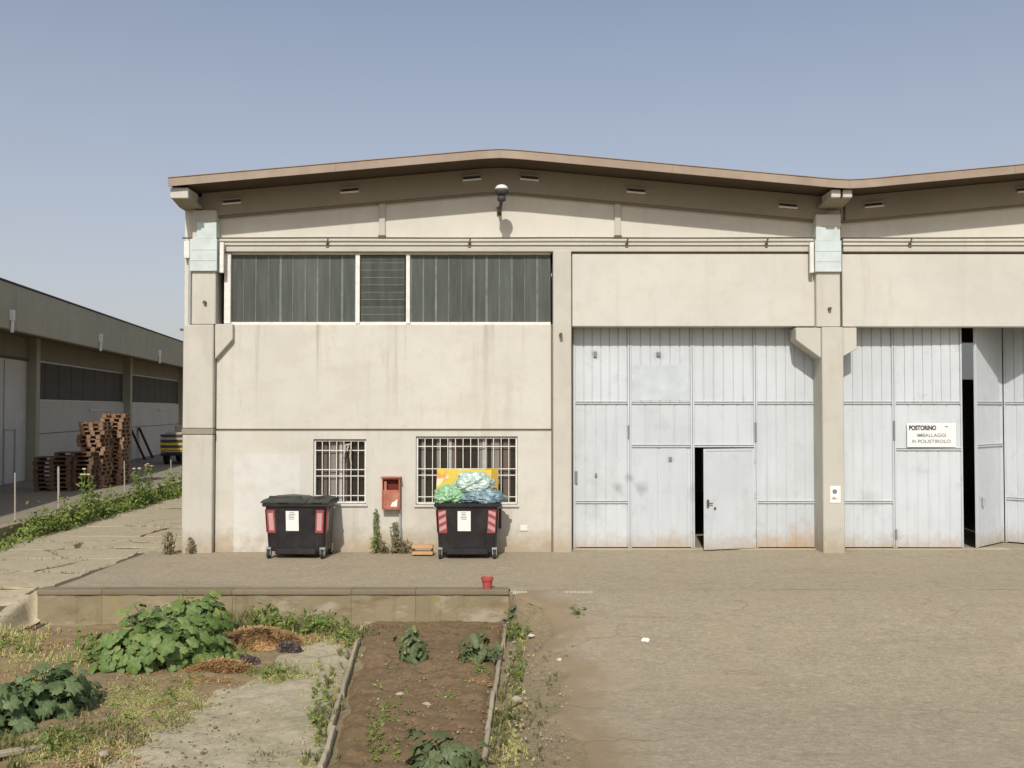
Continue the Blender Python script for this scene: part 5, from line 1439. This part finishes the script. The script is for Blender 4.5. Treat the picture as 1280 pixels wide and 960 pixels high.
for k in range(26):
    y = 795+165*rg.random(); xk = 633-41*(y-784)/256
    YG_.append((xk+rg.uniform(6,40), y, rg.uniform(3,10), rg.uniform(3,9), rg.randint(12,50), rg.uniform(.03,.07), 1.3))
    YG_.append((453-75*(y-784)/256-rg.uniform(2,40), y, rg.uniform(4,12), rg.uniform(3,9), rg.randint(10,45), rg.uniform(.04,.08), 1.3))
blades(YG_, M['ygrass'], 'dry_grass', 'yellowish dry grass lying over the left garden plot', 'grass', 42)
blades([(315,806,42,13,900,.07,2.4),(255,846,45,10,1500,.06,2.4),(380,800,26,8,600,.05,2.4),(50,852,55,12,800,.06,2.4),(110,945,70,16,900,.06,2.6),(600,850,12,8,260,.05,2.4),(175,840,30,8,400,.06,2.4),(60,800,50,12,500,.06,2.2),(430,800,20,8,250,.05,2.4)],
       M['straw'], 'straw', 'orange brown dry straw mulch beside the squash plant', 'straw', 43, w=.007)
def ground_leaves(spec, mat, name, label, seed):
    r_ = random.Random(seed); vs_ = []; fs_ = []
    for (cx_, cy_, rx_, ry_, cnt, hh, sz_) in spec:
        cl = [(r_.gauss(0,.5), r_.gauss(0,.5)) for _ in range(max(2, cnt//12))]
        for k in range(cnt):
            c0_ = cl[k % len(cl)]; p = GH(cx_+rx_*(c0_[0]+r_.gauss(0,.09)), cy_+ry_*(c0_[1]+r_.gauss(0,.09)))
            c = p+Vector((0,0,hh*r_.random()**1.6+.015)); s_ = sz_*r_.uniform(.5,1.3)
            nrm = Vector((r_.uniform(-.7,.7), r_.uniform(-.9,.4), r_.uniform(.3,1))).normalized(); a_ = Matrix.Rotation(r_.uniform(0,6.28),3,nrm) @ nrm.orthogonal().normalized(); b_ = nrm.cross(a_); i0 = len(vs_)
            vs_ += [tuple(c-a_*s_), tuple(c-a_*.1*s_+b_*.45*s_+nrm*.1*s_), tuple(c+a_*s_-nrm*.2*s_), tuple(c-a_*.1*s_-b_*.45*s_+nrm*.1*s_)]; fs_ += [(i0,i0+1,i0+2),(i0,i0+2,i0+3)]
    o = raw(name, vs_, fs_, mat); tag(o, label, 'weeds', kind='stuff')
ground_leaves([(400,788,38,9,420,.22,.045),(350,786,25,8,260,.25,.05),(435,800,18,10,220,.14,.04),(330,780,18,7,200,.28,.05),(205,872,45,22,180,.06,.03),(150,905,45,22,150,.06,.03),(25,812,40,12,260,.12,.035),(120,820,18,18,240,.2,.045),
    (645,795,14,12,160,.14,.04),(648,840,8,30,180,.08,.03),(480,890,30,35,260,.06,.03),(475,935,20,20,180,.08,.03),(400,880,14,45,260,.10,.03),(340,845,25,8,200,.08,.03),(560,860,50,30,120,.04,.025),(725,765,14,5,80,.05,.03),(600,840,20,10,90,.06,.03),(70,935,40,18,300,.12,.035)],
    M['weed'], 'ground_weeds', 'low broad leaved weeds spread over the garden soil', 44)
# dry tufts in the cracks of the side yard
r6 = random.Random(66); vs_ = []; fs_ = []
for (x, y) in CRACK:
    if y > 34 or mnoise.noise(Vector((x*.7, y*.7, 9))) < -.05: continue
    for k in range(5):
        p = Vector((x+r6.uniform(-.08,.08), y+r6.uniform(-.06,.06), 0)); p.z = h(p.x, p.y)-.012; a = r6.uniform(0,6.28); q = r6.uniform(.025,.075); d = Vector((math.cos(a), math.sin(a), 0)); sd = Vector((-d.y, d.x, 0))*.008
        b_ = len(vs_); vs_ += [tuple(p-sd), tuple(p+sd), tuple(p+d*q*.7+Vector((0,0,q)))]; fs_.append((b_, b_+1, b_+2))
tag(raw('crack_weeds', vs_, fs_, M['dryweed']), 'dry tufts growing in the cracks of the side yard', 'weeds', kind='stuff')
# straw heap body and dark sheeting
def mound(name, px_, py_, rx_, ry_, hh, mat, label, cat, seed, rough=.3):
    p = GH(px_, py_); m = MB(); n1, n2 = 26, 9; vs_ = []
    for j in range(n2+1):
        for i in range(n1):
            t_ = j/n2; a = 2*math.pi*i/n1; k = 1+rough*mnoise.noise(Vector((math.cos(a)*1.6, math.sin(a)*1.6, seed)))
            x = p.x+rx_*k*t_*math.cos(a); y = p.y+ry_*k*t_*math.sin(a)
            z = p.z-.03+hh*(1-t_*t_)*(1+.5*mnoise.noise(Vector((x*5, y*5, seed))))+.015*mnoise.noise(Vector((x*16, y*16, seed)))
            vs_.append((x, y, z))
    fs_ = [(j*n1+i, j*n1+(i+1) % n1, (j+1)*n1+(i+1) % n1, (j+1)*n1+i) for j in range(n2) for i in range(n1)]
    m.add(vs_, fs_); o = m.build(name, mat, None, smooth=True); tag(o, label, cat); return o
M['strawbody'] = mk_ground('straw_heap', (.43,.255,.11), (.48,.30,.14), (.33,.19,.085), speck=.6, bs=1., fine=30, spk=(.46,.31,.16))
mound('straw_heap', 322, 806, .72, .40, .22, M['strawbody'], 'low heap of orange brown straw beside the squash plant', 'straw', 3)
mound('straw_heap', 275, 838, .42, .20, .12, M['strawbody'], 'smaller heap of orange brown straw between squash plant and path', 'straw', 4)
M['sheet'] = simple('dark_sheeting', (.045,.028,.026), .5, dirt=(.12,.07,.06), scale=9)
for (sx_, sy_, rx_, ry_, hh_, lab, sd_) in ((362,816,.20,.10,.17,'crumpled dark plastic sheeting at the far end of the straw heap',5),(312,832,.15,.09,.12,'small crumpled dark sheeting between straw heap and path',7)):
    c_p = GH(sx_, sy_); bm = bmesh.new(); bmesh.ops.create_icosphere(bm, subdivisions=4, radius=1)
    for v in bm.verts:
        p = v.co.copy(); k = 1+.4*mnoise.noise(p*1.8+Vector((sd_,0,0)))-.45*abs(mnoise.noise(p*4+Vector((0,sd_,0))))-.2*abs(mnoise.noise(p*9+Vector((0,0,sd_))))
        v.co = Vector((p.x*k*rx_, p.y*k*ry_, max(-.25, p.z*k)*hh_))
    me = bpy.data.meshes.new('crumpled_sheeting'); bm.to_mesh(me); bm.free(); me.materials.append(M['sheet'])
    tag(link('crumpled_sheeting', me, None, (c_p.x, c_p.y, c_p.z+.02)), lab, 'plastic')
def heap_straw(px_, py_, rx_, ry_, hh, cnt):
    c = GH(px_, py_); r_ = random.Random(8); vs_ = []; fs_ = []
    for k in range(cnt):
        a = r_.uniform(0, 6.283); t_ = math.sqrt(r_.random())*1.08; p = Vector((c.x+rx_*t_*math.cos(a), c.y+ry_*t_*math.sin(a), c.z-.02+max(0,hh*(1-t_*t_))*1.05+.02))
        e = r_.uniform(0, 6.283); L = r_.uniform(.04,.12); d = Vector((math.cos(e), math.sin(e), r_.uniform(-.25,.5)))*L; sd = Vector((-d.y, d.x, 0)).normalized()*.0055
        b_ = len(vs_); vs_ += [tuple(p-d-sd), tuple(p-d+sd), tuple(p+d+sd), tuple(p+d-sd)]; fs_.append((b_, b_+1, b_+2, b_+3))
    tag(raw('heap_straw', vs_, fs_, M['straw']), 'loose orange straw stalks on the heap beside the squash plant', 'straw', kind='stuff')
heap_straw(322, 806, .72, .40, .22, 3600)
heap_straw(275, 838, .44, .22, .12, 1300)
def stones(spec, mat, name, label, seed):
    r_ = random.Random(seed); vs_ = []; fs_ = []
    ico = [(0,0,1),(.89,0,.45),(.28,.85,.45),(-.72,.53,.45),(-.72,-.53,.45),(.28,-.85,.45),(.72,.53,-.45),(-.28,.85,-.45),(-.89,0,-.45),(-.28,-.85,-.45),(.72,-.53,-.45),(0,0,-1)]
    tri = [(0,1,2),(0,2,3),(0,3,4),(0,4,5),(0,5,1),(1,6,2),(2,7,3),(3,8,4),(4,9,5),(5,10,1),(6,7,2),(7,8,3),(8,9,4),(9,10,5),(10,6,1),(11,7,6),(11,8,7),(11,9,8),(11,10,9),(11,6,10)]
    for (cx_, cy_, rx_, ry_, cnt, s0, s1) in spec:
        for k in range(cnt):
            p = GH(cx_+r_.uniform(-rx_,rx_), cy_+r_.uniform(-ry_,ry_)); s_ = s0+(s1-s0)*r_.random()**3
            a = r_.uniform(0,6.28); b_ = len(vs_); sq = r_.uniform(.4,.7)
            for v in ico:
                x = v[0]*s_*r_.uniform(.75,1.2); y = v[1]*s_*r_.uniform(.75,1.2)*.8
                vs_.append((p.x+x*math.cos(a)-y*math.sin(a), p.y+x*math.sin(a)+y*math.cos(a), p.z+v[2]*s_*sq+s_*.2+(.02 if p.x < 0 else .006)))
            fs_ += [tuple(i+b_ for i in t_) for t_ in tri]
    o = raw(name, vs_, fs_, mat); tag(o, label, 'stones', kind='stuff'); return o
stones([(540,870,70,80,240,.005,.026),(680,860,35,90,240,.004,.018),(290,910,110,50,420,.003,.013),(960,850,320,105,700,.002,.007),(640,850,6,60,60,.01,.03),(150,930,120,30,90,.006,.02)],
       M['stone'], 'pebbles', 'pale pebbles scattered on soil, path and asphalt edge', 51)
M['clod'] = simple('soil_clod', (.20,.135,.08), .95, var=.3)
stones([(535,850,75,70,900,.008,.035),(540,930,75,40,500,.008,.03),(150,900,150,70,500,.008,.03),(675,880,25,80,200,.006,.02)], M['clod'], 'soil_clods', 'crumbled brown soil clods over the beds', 52)
# single bigger stones / litter
M['wstone'] = simple('white_stone', (.58,.54,.46), .9, var=.2)
def stone(px_, py_, s_, mat, name, label, cat, seed):
    bm = bmesh.new(); bmesh.ops.create_icosphere(bm, subdivisions=2, radius=1)
    for v in bm.verts:
        k = 1+.35*mnoise.noise(v.co*1.7+Vector((seed,0,0))); v.co = Vector((v.co.x*k*s_, v.co.y*k*s_*.8, v.co.z*k*s_*.55))
    me = bpy.data.meshes.new(name); bm.to_mesh(me); bm.free(); me.materials.append(mat)
    p = GH(px_, py_); o = link(name, me, None, (p.x, p.y, p.z+s_*.3+.015)); tag(o, label, cat)
stone(633,782,.075,M['wstone'],'stone','white stone at the wall end of the asphalt side kerb','stone',1)
stone(664,797,.05,M['wstone'],'stone','white stone on the dirt beside the wall end weeds','stone',2)
stone(699,827,.04,M['wstone'],'stone','small white stone at the asphalt edge beyond the weeds','stone',3)
stone(646,878,.07,M['stone'],'stone','flat grey stone lying against the asphalt side kerb','stone',4)
stone(807,803,.06,M['paper'],'litter','crumpled scrap of white paper lying on the open asphalt','litter',5)
stone(500,872,.06,M['stone'],'stone','pale stone half buried in the middle of the soil bed','stone',6)
stone(533,884,.05,M['stone'],'stone','broken pale stone in the soil bed beside the seedling','stone',7)
stone(129,947,.06,M['stone'],'stone','pale stone at the edge of the gravelly path','stone',8)
# weathered board at the garden corner
p = G(12, 948); o = MB().tbox(Matrix.Translation((p.x,p.y,-.44)) @ Matrix.Rotation(R(52),4,'Z') @ Matrix.Rotation(R(6),4,'Y'), .9, .11, .05).build('board', M['kerb'], None, bevel=.008)
tag(o, 'weathered pale board lying beside the dark green vegetable plants', 'board')

# --- weeds along the boundary wall
def leafmass(spec, mat, name, label, seed, size, kind='stuff', parent=None):
    r_ = random.Random(seed); vs_ = []; fs_ = []
    for (x, y, z, rx_, ry_, rz_, cnt) in spec:
        for k in range(cnt):
            q = Vector((max(-.8,min(.8,r_.gauss(0,.42))), max(-.9,min(.9,r_.gauss(0,.42))), min(1.0,abs(r_.gauss(0,.5)))))
            c = Vector((x+q.x*rx_, y+q.y*ry_, z+q.z*rz_)); s_ = size*r_.uniform(.5,1.3)
            nrm = Vector((r_.uniform(-.8,.8), r_.uniform(-1,.5), r_.uniform(.0,1))).normalized(); a = nrm.orthogonal().normalized()
            a = Matrix.Rotation(r_.uniform(0,6.28), 3, nrm) @ a; b_ = nrm.cross(a); i0 = len(vs_)
            vs_ += [tuple(c-a*s_), tuple(c-a*.2*s_+b_*.42*s_+nrm*.08*s_), tuple(c+a*s_-nrm*.25*s_), tuple(c-a*.2*s_-b_*.42*s_+nrm*.08*s_)]
            fs_ += [(i0,i0+1,i0+2),(i0,i0+2,i0+3)]
    o = raw(name, vs_, fs_, mat, parent); 
    if label: tag(o, label, 'weeds', kind=kind)
    return o
sp = []; r5 = random.Random(9)
Y = 17.0
while Y < 42:
    u = ss(18, 26, Y); X = kerbx(Y)+.38
    dens = 1. if Y > 24 else .55
    sp.append((X+r5.uniform(-.1,.2), Y, -.02, .45, .5, r5.uniform(.25,.55)*(1.0 if Y > 23 else .6), int(95*dens*r5.uniform(.6,1.3))))
    if Y > 23 and r5.random() < .45: sp.append((X+r5.uniform(-.1,.2), Y, .25, .22, .22, r5.uniform(.4,.7), 45))
    Y += .32
leafmass(sp, M['weed'], 'verge_weeds', 'bright green weeds growing along the foot of the boundary wall', 61, .075)
# tall flowering weed
def tall_weed(px_, py_top, Yd, label, pet, n_):
    X = PX(px_, Yd, 600); zt_ = PZ(py_top, Yd); root = empty('flowering_weed', (X, Yd, 0)); tag(root, label, 'weed')
    r_ = random.Random(int(px_)); st = MB(); fl = MB()
    for k in range(n_):
        x, y = X+r_.uniform(-.12,.12), Yd+r_.uniform(-.1,.1); tz_ = zt_*r_.uniform(.85,1)
        st.path([(X+(x-X)*.3,Yd+(y-Yd)*.3,-.02),(x,y,tz_*.6),(x,y,tz_)], .009, 5)
        fl.lathe([(.01,0),(.05,.03),(.055,.05),(.01,.06)], (x,y,tz_-.02), 7)
    st.build('stem', M['stemg'], root, keep=True); fl.build('flower', pet, root, keep=True)
    rr = random.Random(int(px_)+1); vs_ = []; fs_ = []
    for k in range(120):
        q = Vector((rr.gauss(0,.11), rr.gauss(0,.11), zt_*rr.uniform(.1,.95))); s_ = .075*rr.uniform(.6,1.3)
        nrm = Vector((rr.uniform(-.8,.8), rr.uniform(-1,.4), rr.uniform(0,1))).normalized(); a = Matrix.Rotation(rr.uniform(0,6.28),3,nrm) @ nrm.orthogonal().normalized(); b_ = nrm.cross(a); i0 = len(vs_)
        vs_ += [tuple(q-a*s_), tuple(q+b_*.42*s_), tuple(q+a*s_-nrm*.2*s_), tuple(q-b_*.42*s_)]; fs_ += [(i0,i0+1,i0+2),(i0,i0+2,i0+3)]
    me = bpy.data.meshes.new('foliage'); me.from_pydata(vs_, [], fs_); me.materials.append(M['weed']); o = link('foliage', me, root, wloc(root))
    return root
tall_weed(108, 586, 27.0, 'tall weed with cream flowers rising above the boundary wall by the pallets', M['petal'], 4)
tall_weed(186, 578, 32.0, 'tall weed with pale pink flowers in front of the leaning planks', M['petal2'], 4)
tall_weed(171, 586, 30.5, 'slender weed with cream flower heads between stake and leaning planks', M['petal'], 3)
# dry weeds at the warehouse foot
def foot_weed(px_, Yd, hgt, wd, cnt, mat, label, seed):
    X = PX(px_, Yd, 690); root = empty('wall_foot_weed', (X, Yd, 0)); tag(root, label, 'weed')
    r_ = random.Random(seed); vs_ = []; fs_ = []; st = MB()
    for k in range(max(3, cnt//16)):
        x, y = r_.uniform(-wd,wd), r_.uniform(-.08,.04); st.path([(X+x*.4,Yd,-.01),(X+x,Yd+y,hgt*r_.uniform(.6,1))], .006, 5)
    for k in range(cnt):
        z = hgt*r_.random()**1.3; w_ = wd*(1-.6*z/hgt)
        q = Vector((r_.gauss(0,.5)*w_, r_.uniform(-.12,.03), z+.02)); s_ = .05*r_.uniform(.6,1.4)
        nrm = Vector((r_.uniform(-.8,.8), r_.uniform(-1,.2), r_.uniform(0,1))).normalized(); a = Matrix.Rotation(r_.uniform(0,6.28),3,nrm) @ nrm.orthogonal().normalized(); b_ = nrm.cross(a); i0 = len(vs_)
        vs_ += [tuple(q-a*s_), tuple(q+b_*.35*s_), tuple(q+a*s_), tuple(q-b_*.35*s_)]; fs_ += [(i0,i0+1,i0+2),(i0,i0+2,i0+3)]
    st.build('stem', M['stemg'], root, keep=True)
    me = bpy.data.meshes.new('foliage'); me.from_pydata(vs_, [], fs_); me.materials.append(mat); link('foliage', me, root, wloc(root))
foot_weed(470, 20.82, .92, .07, 110, M['weed'], 'tall narrow green weed against the wall left of the hose cabinet', 1)
foot_weed(494, 20.8, .62, .14, 110, M['dryweed'], 'drying weed against the wall below the hose cabinet', 2)
foot_weed(478, 20.78, .22, .25, 120, M['dryweed'], 'low dry brown weeds at the wall foot beside the tall weed', 3)
foot_weed(503, 20.76, .25, .25, 130, M['dryweed'], 'low dry brown weeds at the wall foot beside the wooden crate', 4)
foot_weed(212, 20.6, .45, .16, 140, M['dryweed'], 'dry grey green weed at the outer corner of the warehouse', 5)
foot_weed(239, 20.66, .32, .09, 60, M['dryweed'], 'small dry weed at the foot of the corner pillar', 6)
